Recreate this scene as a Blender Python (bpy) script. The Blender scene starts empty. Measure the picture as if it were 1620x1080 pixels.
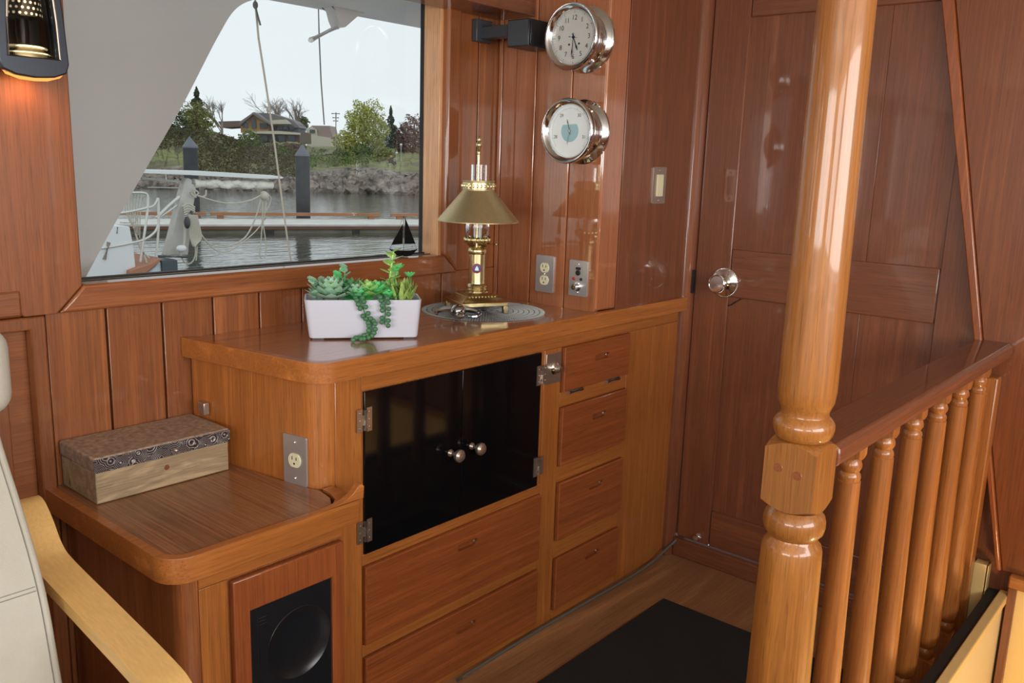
import bpy, bmesh, math, random
import numpy as np
from mathutils import Vector, Matrix
from mathutils.geometry import tessellate_polygon

# ---------------------------------------------------------------- camera, sky, light, exposure
C = bpy.context.scene.collection
SC = bpy.context.scene
EYE = Vector((0.0, 0.0, 1.3833))
F_PX, YAW, PITCH, ROLL = 1384.06, 0.863619, -0.201015, 0.0315575
cy_, sy_ = math.cos(YAW), math.sin(YAW)
FWD = Vector((sy_*math.cos(PITCH), cy_*math.cos(PITCH), math.sin(PITCH)))
_rt = Vector((cy_, -sy_, 0)); _up = _rt.cross(FWD)
RT = math.cos(ROLL)*_rt + math.sin(ROLL)*_up
UP = math.cos(ROLL)*_up - math.sin(ROLL)*_rt
cam = bpy.data.cameras.new('camera'); camo = bpy.data.objects.new('camera', cam); C.objects.link(camo)
cam.sensor_width = 36.0; cam.lens = F_PX/1620*36.0; cam.clip_start = 0.02; cam.clip_end = 2000
m3 = Matrix((RT, UP, -FWD)).transposed()
camo.matrix_world = Matrix.Translation(EYE) @ m3.to_4x4()
SC.camera = camo

SC.view_settings.view_transform = 'Standard'
SC.view_settings.look = 'None'
SC.view_settings.gamma = 1.0
SC.view_settings.use_curve_mapping = False
SC.view_settings.exposure = 0.14
SC.cycles.use_denoising = True
SC.cycles.max_bounces = 10
SC.cycles.transparent_max_bounces = 12
SC.cycles.sample_clamp_indirect = 6.0

world = bpy.data.worlds.new('overcast sky'); SC.world = world; world.use_nodes = True
_bg = world.node_tree.nodes['Background']
_bg.inputs[0].default_value = (0.80, 0.865, 0.89, 1); _bg.inputs[1].default_value = 1.0

def area(name, loc, target, sx, sy, power, col=(1, 1, 1)):
    l = bpy.data.lights.new(name, 'AREA'); l.shape = 'RECTANGLE'; l.size = sx; l.size_y = sy
    l.energy = power; l.color = col
    o = bpy.data.objects.new(name, l); C.objects.link(o); o.location = loc
    d = Vector(target)-Vector(loc); o.rotation_euler = d.to_track_quat('-Z', 'Y').to_euler()
    return o
# daylight through the cabin's other windows (behind and beside the photographer)
area('daylight starboard window', (0.75, -1.75, 1.45), (0.75, 1.0, 1.30), 1.9, 0.85, 46, (1, 0.985, 0.96))
area('daylight starboard aft window', (-1.45, -1.75, 1.45), (-1.4, 1.0, 1.25), 1.7, 0.85, 34, (1, 0.97, 0.93))
area('daylight aft window', (-2.75, 0.2, 1.45), (1.0, 0.5, 1.0), 2.2, 0.9, 60, (1, 0.97, 0.93))
# (unseen half-height screens are added to keep this daylight off the low parts of the room)
# lamp down in the lower cabin
lp = bpy.data.lights.new('lower cabin lamp', 'POINT'); lp.energy = 20; lp.color = (1, 0.72, 0.36); lp.shadow_soft_size = 0.08
lpo = bpy.data.objects.new('lower cabin lamp', lp); C.objects.link(lpo); lpo.location = (1.95, -0.15, -0.25)

# ---------------------------------------------------------------- pixel rays onto known planes of the cabin
def ray(px, py): return RT*((px-810)/F_PX) - UP*((py-540)/F_PX) + FWD
def at_x(px, py, x): d = ray(px, py); return EYE + d*((x-EYE.x)/d.x)
def at_y(px, py, y): d = ray(px, py); return EYE + d*((y-EYE.y)/d.y)
def at_z(px, py, z): d = ray(px, py); return EYE + d*((z-EYE.z)/d.z)
def at_d(px, py, d): return EYE + ray(px, py)*d
V = Vector

# ---------------------------------------------------------------- mesh builder
def frame_of(t, ref=None):
    t = t.normalized()
    r = ref if ref is not None else (V((0, 0, 1)) if abs(t.z) < 0.9 else V((1, 0, 0)))
    a = t.cross(r).normalized(); b = a.cross(t).normalized()
    return a, b
class MB:
    def __init__(self): self.v = []; self.f = []; self.M = None
    def add(self, vs, fs):
        n = len(self.v)
        for p in vs:
            p = V(p); self.v.append(self.M @ p if self.M is not None else p)
        self.f += [tuple(i+n for i in q) for q in fs]; return self
    def box(self, lo, hi):
        x0, y0, z0 = lo; x1, y1, z1 = hi
        return self.add([(x0,y0,z0),(x1,y0,z0),(x1,y1,z0),(x0,y1,z0),(x0,y0,z1),(x1,y0,z1),(x1,y1,z1),(x0,y1,z1)],
                        [(0,3,2,1),(4,5,6,7),(0,1,5,4),(1,2,6,5),(2,3,7,6),(3,0,4,7)])
    def plate(self, outer, O, U, W, thick, holes=(), pocket=None):
        """polygon in the plane O + u*U + w*W, its front on the side U x W, thick behind it; holes go through, or pocket deep"""
        O, U, W = V(O), V(U).normalized(), V(W).normalized(); N = U.cross(W)
        P = lambda q, d: O + U*q[0] + W*q[1] - N*d
        loops = [list(outer)] + [list(h) for h in holes]
        tri = tessellate_polygon([[V((q[0], q[1], 0)) for q in l] for l in loops])
        flat = [q for l in loops for q in l]; n = len(flat)
        vs = [P(q, 0) for q in flat]; fs = [tuple(t) for t in tri]
        if pocket is None or not holes:
            vs += [P(q, thick) for q in flat]; fs += [tuple(n+i for i in t) for t in tri]; s = 0
            for l in loops:
                k = len(l); fs += [(s+i, s+(i+1) % k, n+s+(i+1) % k, n+s+i) for i in range(k)]; s += k
        else:
            k = len(outer); b = len(vs); vs += [P(q, thick) for q in outer]
            fs += [(i, (i+1) % k, b+(i+1) % k, b+i) for i in range(k)] + [tuple(range(b, b+k))]
            s = k
            for h in holes:
                k2 = len(h); b = len(vs); vs += [P(q, pocket) for q in h]
                fs += [(s+i, s+(i+1) % k2, b+(i+1) % k2, b+i) for i in range(k2)] + [tuple(range(b, b+k2))]; s += k2
        return self.add(vs, fs)
    def lathe(self, prof, c=(0, 0, 0), seg=32, axis=(0, 0, 1), caps=True):
        c = V(c); ax = V(axis).normalized(); a, b = frame_of(ax, V((1, 0, 0)) if abs(ax.x) < .9 else V((0, 0, 1)))
        vs = []; fs = []
        for r, h in prof:
            for k in range(seg):
                t = 2*math.pi*k/seg; vs.append(c + ax*h + (a*math.cos(t)+b*math.sin(t))*max(r, 1e-5))
        for i in range(len(prof)-1):
            for k in range(seg):
                k2 = (k+1) % seg; fs.append((i*seg+k, i*seg+k2, (i+1)*seg+k2, (i+1)*seg+k))
        if caps:
            fs.append(tuple(range(seg))[::-1]); fs.append(tuple((len(prof)-1)*seg+k for k in range(seg)))
        return self.add(vs, fs)
    def tube(self, pts, r, seg=8, closed=False):
        pts = [V(p) for p in pts]; n = len(pts); vs = []; fs = []
        ref = None
        for i, p in enumerate(pts):
            if closed: t = pts[(i+1) % n]-pts[i-1]
            else: t = pts[min(i+1, n-1)]-pts[max(i-1, 0)]
            if t.length < 1e-9: t = V((0, 0, 1))
            t.normalize()
            if ref is None: a, b = frame_of(t)
            else:
                a = ref - t*ref.dot(t)
                if a.length < 1e-6: a, b = frame_of(t)
                else: a.normalize(); b = t.cross(a)
            ref = a
            rr = r[i] if isinstance(r, (list, tuple)) else r
            for k in range(seg):
                th = 2*math.pi*k/seg; vs.append(p + (a*math.cos(th)+b*math.sin(th))*rr)
        for i in range(n if closed else n-1):
            j = (i+1) % n
            for k in range(seg):
                k2 = (k+1) % seg; fs.append((i*seg+k, i*seg+k2, j*seg+k2, j*seg+k))
        if not closed:
            fs.append(tuple(range(seg))[::-1]); fs.append(tuple((n-1)*seg+k for k in range(seg)))
        return self.add(vs, fs)
    def ball(self, c, r, seg=12, rings=8):
        r = r if isinstance(r, (list, tuple)) else (r, r, r); c = V(c); vs = []; fs = []
        for i in range(1, rings):
            ph = math.pi*i/rings
            for k in range(seg):
                th = 2*math.pi*k/seg
                vs.append(c+V((r[0]*math.sin(ph)*math.cos(th), r[1]*math.sin(ph)*math.sin(th), r[2]*math.cos(ph))))
        top = len(vs); vs.append(c+V((0, 0, r[2]))); bot = len(vs); vs.append(c-V((0, 0, r[2])))
        for i in range(rings-2):
            for k in range(seg):
                k2 = (k+1) % seg; fs.append((i*seg+k, (i+1)*seg+k, (i+1)*seg+k2, i*seg+k2))
        for k in range(seg):
            k2 = (k+1) % seg; fs.append((top, k, k2)); fs.append((bot, (rings-2)*seg+k2, (rings-2)*seg+k))
        return self.add(vs, fs)
    def turned_block(self, c, h, z0, z1, rin, drop, per=12):
        """square block whose top and bottom arrises are cut by the lathe"""
        vs = []; fs = []; pts = []
        for s in range(4):
            for k in range(per):
                t = -1+2*k/per
                pts.append([(t, -1), (1, t), (-t, 1), (-1, -t)][s])
        n = len(pts)
        for lvl in range(4):
            for (a, b) in pts:
                r = math.hypot(a, b)
                if lvl in (0, 3): k = rin/h/r
                else: k = 1
                d = drop*(r-1)/.414
                z = {0: z0, 1: z0+drop*.15+d, 2: z1-drop*.15-d, 3: z1}[lvl]
                vs.append((c[0]+a*h*k, c[1]+b*h*k, z))
        for l in range(3):
            for k in range(n):
                k2 = (k+1) % n; fs.append((l*n+k, l*n+k2, (l+1)*n+k2, (l+1)*n+k))
        fs.append(tuple(range(n))[::-1]); fs.append(tuple(3*n+k for k in range(n)))
        return self.add(vs, fs)
    def pocket(self, rect, O, U, W, thick, hole, deep, ch):
        """drawer front: chamfered rectangle with a pocket cut in its face"""
        O, U, W = V(O), V(U).normalized(), V(W).normalized(); N = U.cross(W); x0, z0, x1, z1 = rect
        P = lambda q, d: O + U*q[0] + W*q[1] - N*d
        o0 = [(x0+ch, z0+ch), (x1-ch, z0+ch), (x1-ch, z1-ch), (x0+ch, z1-ch)]; o1 = [(x0, z0), (x1, z0), (x1, z1), (x0, z1)]
        xs = [q[0] for q in hole]; zs = [q[1] for q in hole]; m_ = .004; hx0, hx1, hz0, hz1 = min(xs)-m_, max(xs)+m_, min(zs)-m_, max(zs)+m_
        vs = [P(q, 0) for q in o0]+[P(q, ch) for q in o1]+[P(q, thick) for q in o1]+[P(q, 0) for q in ((hx0, hz0), (hx1, hz0), (hx1, hz1), (hx0, hz1))]
        fs = []
        for i in range(4):
            j = (i+1) % 4; fs += [(i, j, 4+j, 4+i), (4+i, 4+j, 8+j, 8+i), (i, j, 12+j, 12+i)]
        fs.append((8, 9, 10, 11)); k = len(hole); b = len(vs)
        vs += [P(q, 0) for q in hole]+[P(q, deep) for q in hole]
        fs += [(b+i, b+(i+1) % k, b+k+(i+1) % k, b+k+i) for i in range(k)]+[tuple(range(b+k, b+2*k))]
        rc = [(hx0, hz0), (hx1, hz0), (hx1, hz1), (hx0, hz1)]
        tri = tessellate_polygon([[V((q[0], q[1], 0)) for q in rc], [V((q[0], q[1], 0)) for q in hole]])
        mp = lambda i: 12+i if i < 4 else b+i-4
        fs += [tuple(mp(i) for i in t) for t in tri]
        return self.add(vs, fs)
    def text(self, s, size, O, U, W, lift=0.0003):
        cu = bpy.data.curves.new('t', 'FONT'); cu.body = s; cu.size = size; cu.align_x = 'CENTER'; cu.align_y = 'CENTER'
        ob = bpy.data.objects.new('t', cu); me = bpy.data.meshes.new_from_object(ob)
        O, U, W = V(O), V(U).normalized(), V(W).normalized(); N = U.cross(W)
        self.add([O+U*q.co.x+W*q.co.y+N*lift for q in me.vertices], [tuple(p.vertices) for p in me.polygons])
        bpy.data.objects.remove(ob); bpy.data.curves.remove(cu); bpy.data.meshes.remove(me); return self
    def build(self, name, mat, parent=None, bevel=0, seg=2, smooth=True, fix=True, angle=35):
        me = bpy.data.meshes.new(name)
        if parent is not None: org = V(parent['_org'])
        else:
            a = np.array([tuple(p) for p in self.v]); lo, hi = a.min(0), a.max(0)
            org = V(((lo[0]+hi[0])/2, (lo[1]+hi[1])/2, lo[2]))
        me.from_pydata([p-org for p in self.v], [], self.f)
        if fix:
            bm = bmesh.new(); bm.from_mesh(me); bmesh.ops.recalc_face_normals(bm, faces=bm.faces); bm.to_mesh(me); bm.free()
        if smooth:
            me.shade_smooth(); me.set_sharp_from_angle(angle=math.radians(angle))
        o = bpy.data.objects.new(name, me); C.objects.link(o); o.data.materials.append(mat)
        if parent is None: o.location = org
        else: o.parent = parent
        o['_org'] = tuple(org)
        if bevel:
            md = o.modifiers.new('bevel', 'BEVEL'); md.width = bevel; md.segments = seg; md.limit_method = 'ANGLE'
            md.angle_limit = math.radians(40)
        return o
def thing(name, label, cat, loc, group=None):
    o = bpy.data.objects.new(name, None); C.objects.link(o); o.location = loc; o['_org'] = tuple(loc)
    o.empty_display_size = .05
    return tag(o, label, cat, group)
def tag(o, label, cat, group=None):
    o['label'] = label; o['category'] = cat
    if group: o['group'] = group
    return o
def struct(o, label=None, cat=None):
    o['kind'] = 'structure'
    if label: o['label'] = label
    if cat: o['category'] = cat
    return o
def sroot(name, loc, label=None, cat=None):
    o = bpy.data.objects.new(name, None); C.objects.link(o); o.location = loc; o['_org'] = tuple(loc); return struct(o, label, cat)
def dup(o, off, parent=None):
    """copy of a thing with its parts and sub-parts, moved by off"""
    c = o.copy(); C.objects.link(c)
    if parent is not None: c.parent = parent
    else: c.location = V(o.location)+V(off)
    for ch in KIDS.get(o.name, ()): dup(ch, off, c)
    return c
KIDS = {}
def kids(o):
    KIDS[o.name] = [k for k in bpy.data.objects if k.parent == o]
    for k in KIDS[o.name]: kids(k)
    return o
def stadium(cx, cz, w, h, n=8):
    r = h/2; pts = []
    for k in range(n+1): t = -math.pi/2+math.pi*k/n; pts.append((cx+w/2-r+r*math.cos(t), cz+r*math.sin(t)))
    for k in range(n+1): t = math.pi/2+math.pi*k/n; pts.append((cx-w/2+r+r*math.cos(t), cz+r*math.sin(t)))
    return pts
def rrect(x0, z0, x1, z1, r, n=5):
    pts = []
    for cx, cz, a in ((x1-r, z0+r, -90), (x1-r, z1-r, 0), (x0+r, z1-r, 90), (x0+r, z0+r, 180)):
        for k in range(n+1): t = math.radians(a+90*k/n); pts.append((cx+r*math.cos(t), cz+r*math.sin(t)))
    return pts
def circ(cx, cz, r, n=24, ry=None): return [(cx+r*math.cos(2*math.pi*k/n), cz+(ry or r)*math.sin(2*math.pi*k/n)) for k in range(n)]
def bez(pts, n=8):
    """smooth curve through points"""
    pts = [V(p) for p in pts]; out = []
    for i in range(len(pts)-1):
        p0 = pts[max(i-1, 0)]; p1 = pts[i]; p2 = pts[i+1]; p3 = pts[min(i+2, len(pts)-1)]
        for k in range(n):
            t = k/n
            out.append(.5*((2*p1)+(p2-p0)*t+(2*p0-5*p1+4*p2-p3)*t*t+(3*p1-p0-3*p2+p3)*t**3))
    out.append(pts[-1]); return out
def qb(a, c, b, n=8): return [((1-t)**2*a[0]+2*t*(1-t)*c[0]+t*t*b[0], (1-t)**2*a[1]+2*t*(1-t)*c[1]+t*t*b[1]) for t in np.linspace(0, 1, n)]
X3, Y3, Z3 = V((1, 0, 0)), V((0, 1, 0)), V((0, 0, 1))

# ---------------------------------------------------------------- materials
def srgb(r, g, b):
    f = lambda c: (c/255/12.92) if c/255 <= .04045 else ((c/255+.055)/1.055)**2.4
    return (f(r), f(g), f(b), 1)
def base_mat(name):
    m = bpy.data.materials.new(name); m.use_nodes = True; nt = m.node_tree
    return m, nt, nt.nodes['Principled BSDF']
def plain(name, col, rough=.5, metal=0, coat=0, spec=.5, noise=0, nscale=40, trans=0, emit=0, ior=1.5, bump=0, bscale=200):
    m, nt, b = base_mat(name)
    b.inputs['Base Color'].default_value = col; b.inputs['Roughness'].default_value = rough
    b.inputs['Metallic'].default_value = metal; b.inputs['Coat Weight'].default_value = coat; b.inputs['Specular IOR Level'].default_value = spec
    b.inputs['Transmission Weight'].default_value = trans; b.inputs['IOR'].default_value = ior
    if emit: b.inputs['Emission Color'].default_value = col; b.inputs['Emission Strength'].default_value = emit
    if noise:
        tc = nt.nodes.new('ShaderNodeTexCoord'); n = nt.nodes.new('ShaderNodeTexNoise'); n.inputs['Scale'].default_value = nscale; n.inputs['Detail'].default_value = 5
        nt.links.new(tc.outputs['Object'], n.inputs['Vector'])
        mp = nt.nodes.new('ShaderNodeMapRange'); mp.inputs['From Min'].default_value = .3; mp.inputs['From Max'].default_value = .7
        mp.inputs['To Min'].default_value = 1-noise; mp.inputs['To Max'].default_value = 1+noise
        nt.links.new(n.outputs['Fac'], mp.inputs['Value'])
        mx = nt.nodes.new('ShaderNodeVectorMath'); mx.operation = 'SCALE'; mx.inputs[0].default_value = col[:3]
        nt.links.new(mp.outputs[0], mx.inputs['Scale']); nt.links.new(mx.outputs[0], b.inputs['Base Color'])
    if bump:
        tc = nt.nodes.new('ShaderNodeTexCoord'); n = nt.nodes.new('ShaderNodeTexNoise'); n.inputs['Scale'].default_value = bscale; n.inputs['Detail'].default_value = 4
        nt.links.new(tc.outputs['Object'], n.inputs['Vector']); bp = nt.nodes.new('ShaderNodeBump'); bp.inputs['Strength'].default_value = bump
        bp.inputs['Distance'].default_value = .002; nt.links.new(n.outputs['Fac'], bp.inputs['Height']); nt.links.new(bp.outputs[0], b.inputs['Normal'])
    return m
def wood(name, c_light, c_dark, axis, rough=.42, coat=.55, fig=1.0, fiber=.15, island=.10, cross=22, along=.9, cr=.05, cior=1.6, pore=.28):
    m, nt, b = base_mat(name); N = nt.nodes.new; L = nt.links.new
    tc = N('ShaderNodeTexCoord'); oi = N('ShaderNodeObjectInfo'); ge = N('ShaderNodeNewGeometry')
    sm = N('ShaderNodeMath'); sm.operation = 'ADD'; L(oi.outputs['Random'], sm.inputs[0]); L(ge.outputs['Random Per Island'], sm.inputs[1])
    cb = N('ShaderNodeVectorMath'); cb.operation = 'SCALE'; cb.inputs[0].default_value = (13.1, 7.7, 19.3); L(sm.outputs[0], cb.inputs['Scale'])
    ad = N('ShaderNodeVectorMath'); ad.operation = 'ADD'; L(tc.outputs['Object'], ad.inputs[0]); L(cb.outputs[0], ad.inputs[1])
    def grain(cr, al, detail, dist):
        mp = N('ShaderNodeMapping'); s = [cr]*3; s['xyz'.index(axis)] = al; mp.inputs['Scale'].default_value = s
        L(ad.outputs[0], mp.inputs['Vector']); n = N('ShaderNodeTexNoise'); n.inputs['Scale'].default_value = 1; n.inputs['Detail'].default_value = detail
        n.inputs['Roughness'].default_value = .6; n.inputs['Distortion'].default_value = dist; L(mp.outputs[0], n.inputs['Vector']); return n
    g1 = grain(cross, along, 5, .7); g2 = grain(240, 4.0, 3, .2); g3 = grain(420, 16, 1, 0)
    # growth-ring figure: contour bands of the slow noise
    fm = N('ShaderNodeMath'); fm.operation = 'MULTIPLY'; fm.inputs[1].default_value = 9*fig; L(g1.outputs['Fac'], fm.inputs[0])
    fs = N('ShaderNodeMath'); fs.operation = 'SINE'; L(fm.outputs[0], fs.inputs[0])
    m1 = N('ShaderNodeMapRange'); m1.inputs['From Min'].default_value = -1; m1.inputs['From Max'].default_value = 1; m1.inputs['To Min'].default_value = .2; m1.inputs['To Max'].default_value = .8
    L(fs.outputs[0], m1.inputs['Value'])
    m2 = N('ShaderNodeMath'); m2.operation = 'MULTIPLY_ADD'; L(g1.outputs['Fac'], m2.inputs[0]); m2.inputs[1].default_value = 1.3; m2.inputs[2].default_value = -.4
    m3_ = N('ShaderNodeMath'); m3_.operation = 'ADD'; L(m1.outputs[0], m3_.inputs[0]); L(m2.outputs[0], m3_.inputs[1]); m3_.use_clamp = True
    mix = N('ShaderNodeMix'); mix.data_type = 'RGBA'; L(m3_.outputs[0], mix.inputs['Factor']); mix.inputs['A'].default_value = c_dark; mix.inputs['B'].default_value = c_light
    f1 = N('ShaderNodeMapRange'); f1.inputs['From Min'].default_value = .3; f1.inputs['From Max'].default_value = .7; f1.inputs['To Min'].default_value = 1-fiber*1.4; f1.inputs['To Max'].default_value = 1+fiber
    L(g2.outputs['Fac'], f1.inputs['Value'])
    i1 = N('ShaderNodeMapRange'); i1.inputs['To Min'].default_value = 1-island; i1.inputs['To Max'].default_value = 1+island; L(ge.outputs['Random Per Island'], i1.inputs['Value'])
    p1 = N('ShaderNodeMapRange'); p1.inputs['From Min'].default_value = .56; p1.inputs['From Max'].default_value = .72; p1.inputs['To Min'].default_value = 1; p1.inputs['To Max'].default_value = 1-pore; L(g3.outputs['Fac'], p1.inputs['Value'])
    pm = N('ShaderNodeMath'); pm.operation = 'MULTIPLY'; L(f1.outputs[0], pm.inputs[0]); L(p1.outputs[0], pm.inputs[1])
    mm = N('ShaderNodeMath'); mm.operation = 'MULTIPLY'; L(pm.outputs[0], mm.inputs[0]); L(i1.outputs[0], mm.inputs[1])
    sc = N('ShaderNodeVectorMath'); sc.operation = 'SCALE'; L(mix.outputs['Result'], sc.inputs[0]); L(mm.outputs[0], sc.inputs['Scale'])
    L(sc.outputs[0], b.inputs['Base Color'])
    b.inputs['Roughness'].default_value = rough; b.inputs['Coat Weight'].default_value = coat; b.inputs['Coat Roughness'].default_value = cr; b.inputs['Coat IOR'].default_value = cior
    bp = N('ShaderNodeBump'); bp.inputs['Strength'].default_value = .06; bp.inputs['Distance'].default_value = .001
    L(g2.outputs['Fac'], bp.inputs['Height']); L(bp.outputs[0], b.inputs['Normal'])
    return m
RED = (srgb(166, 99, 53), srgb(110, 58, 28))
ORG = (srgb(194, 120, 56), srgb(136, 76, 30))
DRW = (srgb(170, 93, 45), srgb(110, 53, 25))
HON = (srgb(186, 120, 52), srgb(124, 72, 28))
STW = (srgb(140, 76, 32), srgb(98, 48, 20))
DOR = (srgb(138, 80, 50), srgb(96, 52, 32))
W = {}
for k, c in (('red', RED), ('org', ORG), ('drw', DRW), ('hon', HON), ('dor', DOR), ('stw', STW)):
    for a in 'xyz': W[k+a] = wood('varnished teak '+k+' '+a, c[0], c[1], a)
for a in 'xyz':
    W['clk'+a] = wood('varnished teak plank '+a, srgb(188, 116, 72), srgb(134, 76, 44), a, coat=.9, cior=2.1)
W['palez'] = wood('pale window reveal', srgb(226, 176, 128), srgb(200, 140, 92), 'z')
W['top'] = wood('teak counter veneer', srgb(176, 116, 76), srgb(128, 78, 48), 'x', rough=.3, coat=1.0, cr=.13, cior=2.0, fig=1.6, cross=30)
W['shelf'] = wood('teak shelf veneer', srgb(158, 108, 72), srgb(92, 58, 38), 'y', rough=.4, coat=.4, cr=.12, fig=2.0, cross=40, fiber=.2)
W['flr'] = wood('laminate floor boards', srgb(178, 130, 88), srgb(96, 64, 42), 'x', rough=.35, coat=.1, cross=7, along=1.0)
W['bch'] = wood('pale beech', srgb(232, 188, 118), srgb(214, 164, 94), 'y', rough=.35, coat=.2, fig=.6, fiber=.06, island=0, pore=.04)
W['mng'] = wood('weathered mango wood', srgb(184, 160, 126), srgb(108, 88, 66), 'x', rough=.6, coat=0, fig=2.2, cross=17, along=4)
M = {}
M['black_gloss'] = plain('black acrylic', (.004, .004, .005, 1), .06, spec=.28)
M['black'] = plain('black plastic', (.012, .013, .016, 1), .35)
M['black_satin'] = plain('black painted panel', (.010, .011, .014, 1), .28)
M['dkgrey'] = plain('dark grey plastic', srgb(58, 62, 68), .4)
M['steel'] = plain('brushed stainless', srgb(200, 200, 202), .34, .75, bump=.05)
M['chrome'] = plain('polished chrome', srgb(236, 238, 240), .10, 1)
M['nickel'] = plain('aged nickel', srgb(186, 172, 160), .3, .85)
M['brass'] = plain('aged brass', srgb(204, 188, 142), .26, 1, noise=.10, nscale=60)
M['brass_sat'] = plain('satin brass', srgb(196, 178, 136), .46, .9, noise=.05, nscale=80)
M['ivory'] = plain('ivory plastic', srgb(226, 220, 186), .4)
M['dark'] = plain('dark slot', (.01, .009, .008, 1), .7)
M['white_cer'] = plain('white ceramic', srgb(206, 210, 224), .35, coat=.2)
M['leather'] = plain('cream leather', srgb(190, 186, 174), .5, bump=.25, bscale=420, noise=.03, nscale=30)
M['thread'] = plain('grey stitching', srgb(130, 126, 116), .8)
M['mat'] = plain('black rubber mat', (.010, .011, .012, 1), .9, noise=.4, nscale=300, bump=.3, bscale=500)
M['cable'] = plain('grey cable', srgb(96, 94, 90), .5)
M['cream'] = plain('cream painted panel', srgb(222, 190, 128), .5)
M['creamdim'] = plain('off white panel', srgb(206, 200, 184), .5)
M['lining'] = plain('cream stair lining', srgb(214, 194, 152), .5)
M['gel'] = plain('painted gelcoat grey', srgb(194, 193, 192), .45)
M['gelw'] = plain('white gelcoat', srgb(226, 228, 228), .4)
M['alu'] = plain('anodised window track', srgb(168, 158, 140), .5, .2)
M['gasket'] = plain('black gasket', (.015, .014, .013, 1), .6)
M['rope'] = plain('weathered rope', srgb(196, 190, 176), .9)
M['ropeg'] = plain('grey cord', srgb(110, 108, 104), .9)
M['bluedisc'] = plain('pale blue dial print', srgb(170, 206, 216), .5)
M['dialw'] = plain('white dial', srgb(246, 250, 250), .3)
M['dials'] = plain('silvered dial', srgb(214, 213, 208), .38, .2)
M['ink'] = plain('black dial print', (.02, .02, .022, 1), .5)
M['bluesteel'] = plain('blued steel', srgb(60, 66, 84), .3, .8)
M['redp'] = plain('red print', srgb(170, 40, 48), .4)
M['bluep'] = plain('blue print', srgb(60, 84, 140), .4)
M['iron'] = plain('black iron', (.005, .0045, .0045, 1), .8, spec=.1)
M['lace'] = plain('grey lace thread', srgb(172, 174, 174), .7)
M['lace2'] = plain('dark lace thread', srgb(46, 46, 48), .9)
M['silver'] = plain('tarnished silver', srgb(190, 196, 200), .18, 1)
M['emboss'] = None
def glass_mat(name, tint=(1, 1, 1, 1), refl=.6):
    m = bpy.data.materials.new(name); m.use_nodes = True; nt = m.node_tree; nt.nodes.clear(); N = nt.nodes.new
    o = N('ShaderNodeOutputMaterial'); mx = N('ShaderNodeMixShader'); t = N('ShaderNodeBsdfTransparent'); g = N('ShaderNodeBsdfGlossy')
    t.inputs[0].default_value = tint; g.inputs['Roughness'].default_value = .01
    fr = N('ShaderNodeFresnel'); fr.inputs['IOR'].default_value = 1.35; mu = N('ShaderNodeMath'); mu.operation = 'MULTIPLY'; mu.inputs[1].default_value = refl
    nt.links.new(fr.outputs[0], mu.inputs[0]); nt.links.new(mu.outputs[0], mx.inputs[0]); nt.links.new(t.outputs[0], mx.inputs[1]); nt.links.new(g.outputs[0], mx.inputs[2])
    nt.links.new(mx.outputs[0], o.inputs[0]); return m
M['pane'] = glass_mat('window glass', (.97, .98, .98, 1), .5)
M['chim'] = glass_mat('clear lamp glass', (.9, .92, .94, 1), 2.2)
M['smoke'] = glass_mat('smoked glass', (.45, .46, .48, 1), 1.0)
def embossed():
    m, nt, b = base_mat('embossed tin band'); N = nt.nodes.new; L = nt.links.new
    tc = N('ShaderNodeTexCoord'); v = N('ShaderNodeTexVoronoi'); v.inputs['Scale'].default_value = 34; L(tc.outputs['Object'], v.inputs['Vector'])
    mu = N('ShaderNodeMath'); mu.operation = 'MULTIPLY'; mu.inputs[1].default_value = 60; L(v.outputs['Distance'], mu.inputs[0])
    s = N('ShaderNodeMath'); s.operation = 'SINE'; L(mu.outputs[0], s.inputs[0])
    mp = N('ShaderNodeMapRange'); mp.inputs['From Min'].default_value = -.6; mp.inputs['From Max'].default_value = .8; L(s.outputs[0], mp.inputs['Value'])
    mix = N('ShaderNodeMix'); mix.data_type = 'RGBA'; mix.inputs['A'].default_value = srgb(70, 60, 62); mix.inputs['B'].default_value = srgb(196, 192, 194); L(mp.outputs[0], mix.inputs['Factor'])
    L(mix.outputs['Result'], b.inputs['Base Color']); b.inputs['Metallic'].default_value = .6; b.inputs['Roughness'].default_value = .38
    bp = N('ShaderNodeBump'); bp.inputs['Distance'].default_value = .003; bp.inputs['Strength'].default_value = .7; L(s.outputs[0], bp.inputs['Height']); L(bp.outputs[0], b.inputs['Normal'])
    return m
M['emboss'] = embossed()
M['hammered'] = plain('hammered tin lid', srgb(164, 144, 128), .5, .2, noise=.35, nscale=90, bump=.4, bscale=160)
# ================================================================ THE CABIN SHELL
YW, XC, XD, YF = 1.927, 2.145, 2.70, 1.505       # window wall, clock wall, door wall, cabinet front
ZC, ZS = 0.948, 0.660                             # counter top, low shelf top
def planks(mb, edges, fixed, z0, z1, t, axis, gap=.0026):
    """a row of boards between the given edges, on the plane fixed (front) going t behind"""
    for a, b in zip(edges[:-1], edges[1:]):
        a, b = min(a, b)+gap, max(a, b)-gap
        if axis == 'x': mb.box((a, fixed, z0), (b, fixed+t, z1))
        else: mb.box((fixed, a, z0), (fixed+t, b, z1))
# floor (open over the stairwell)
mb = MB(); mb.box((-2.6, .46, -.04), (2.75, 2.0, 0)); mb.box((-2.6, -1.7, -.04), (1.28, .4599, 0))
struct(mb.build('floor', W['flr'], smooth=False))
mb = MB(); mb.box((-2.7, -1.7, 2.06), (2.9, 2.1, 2.10)); struct(mb.build('ceiling', M['creamdim'], smooth=False))
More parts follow.
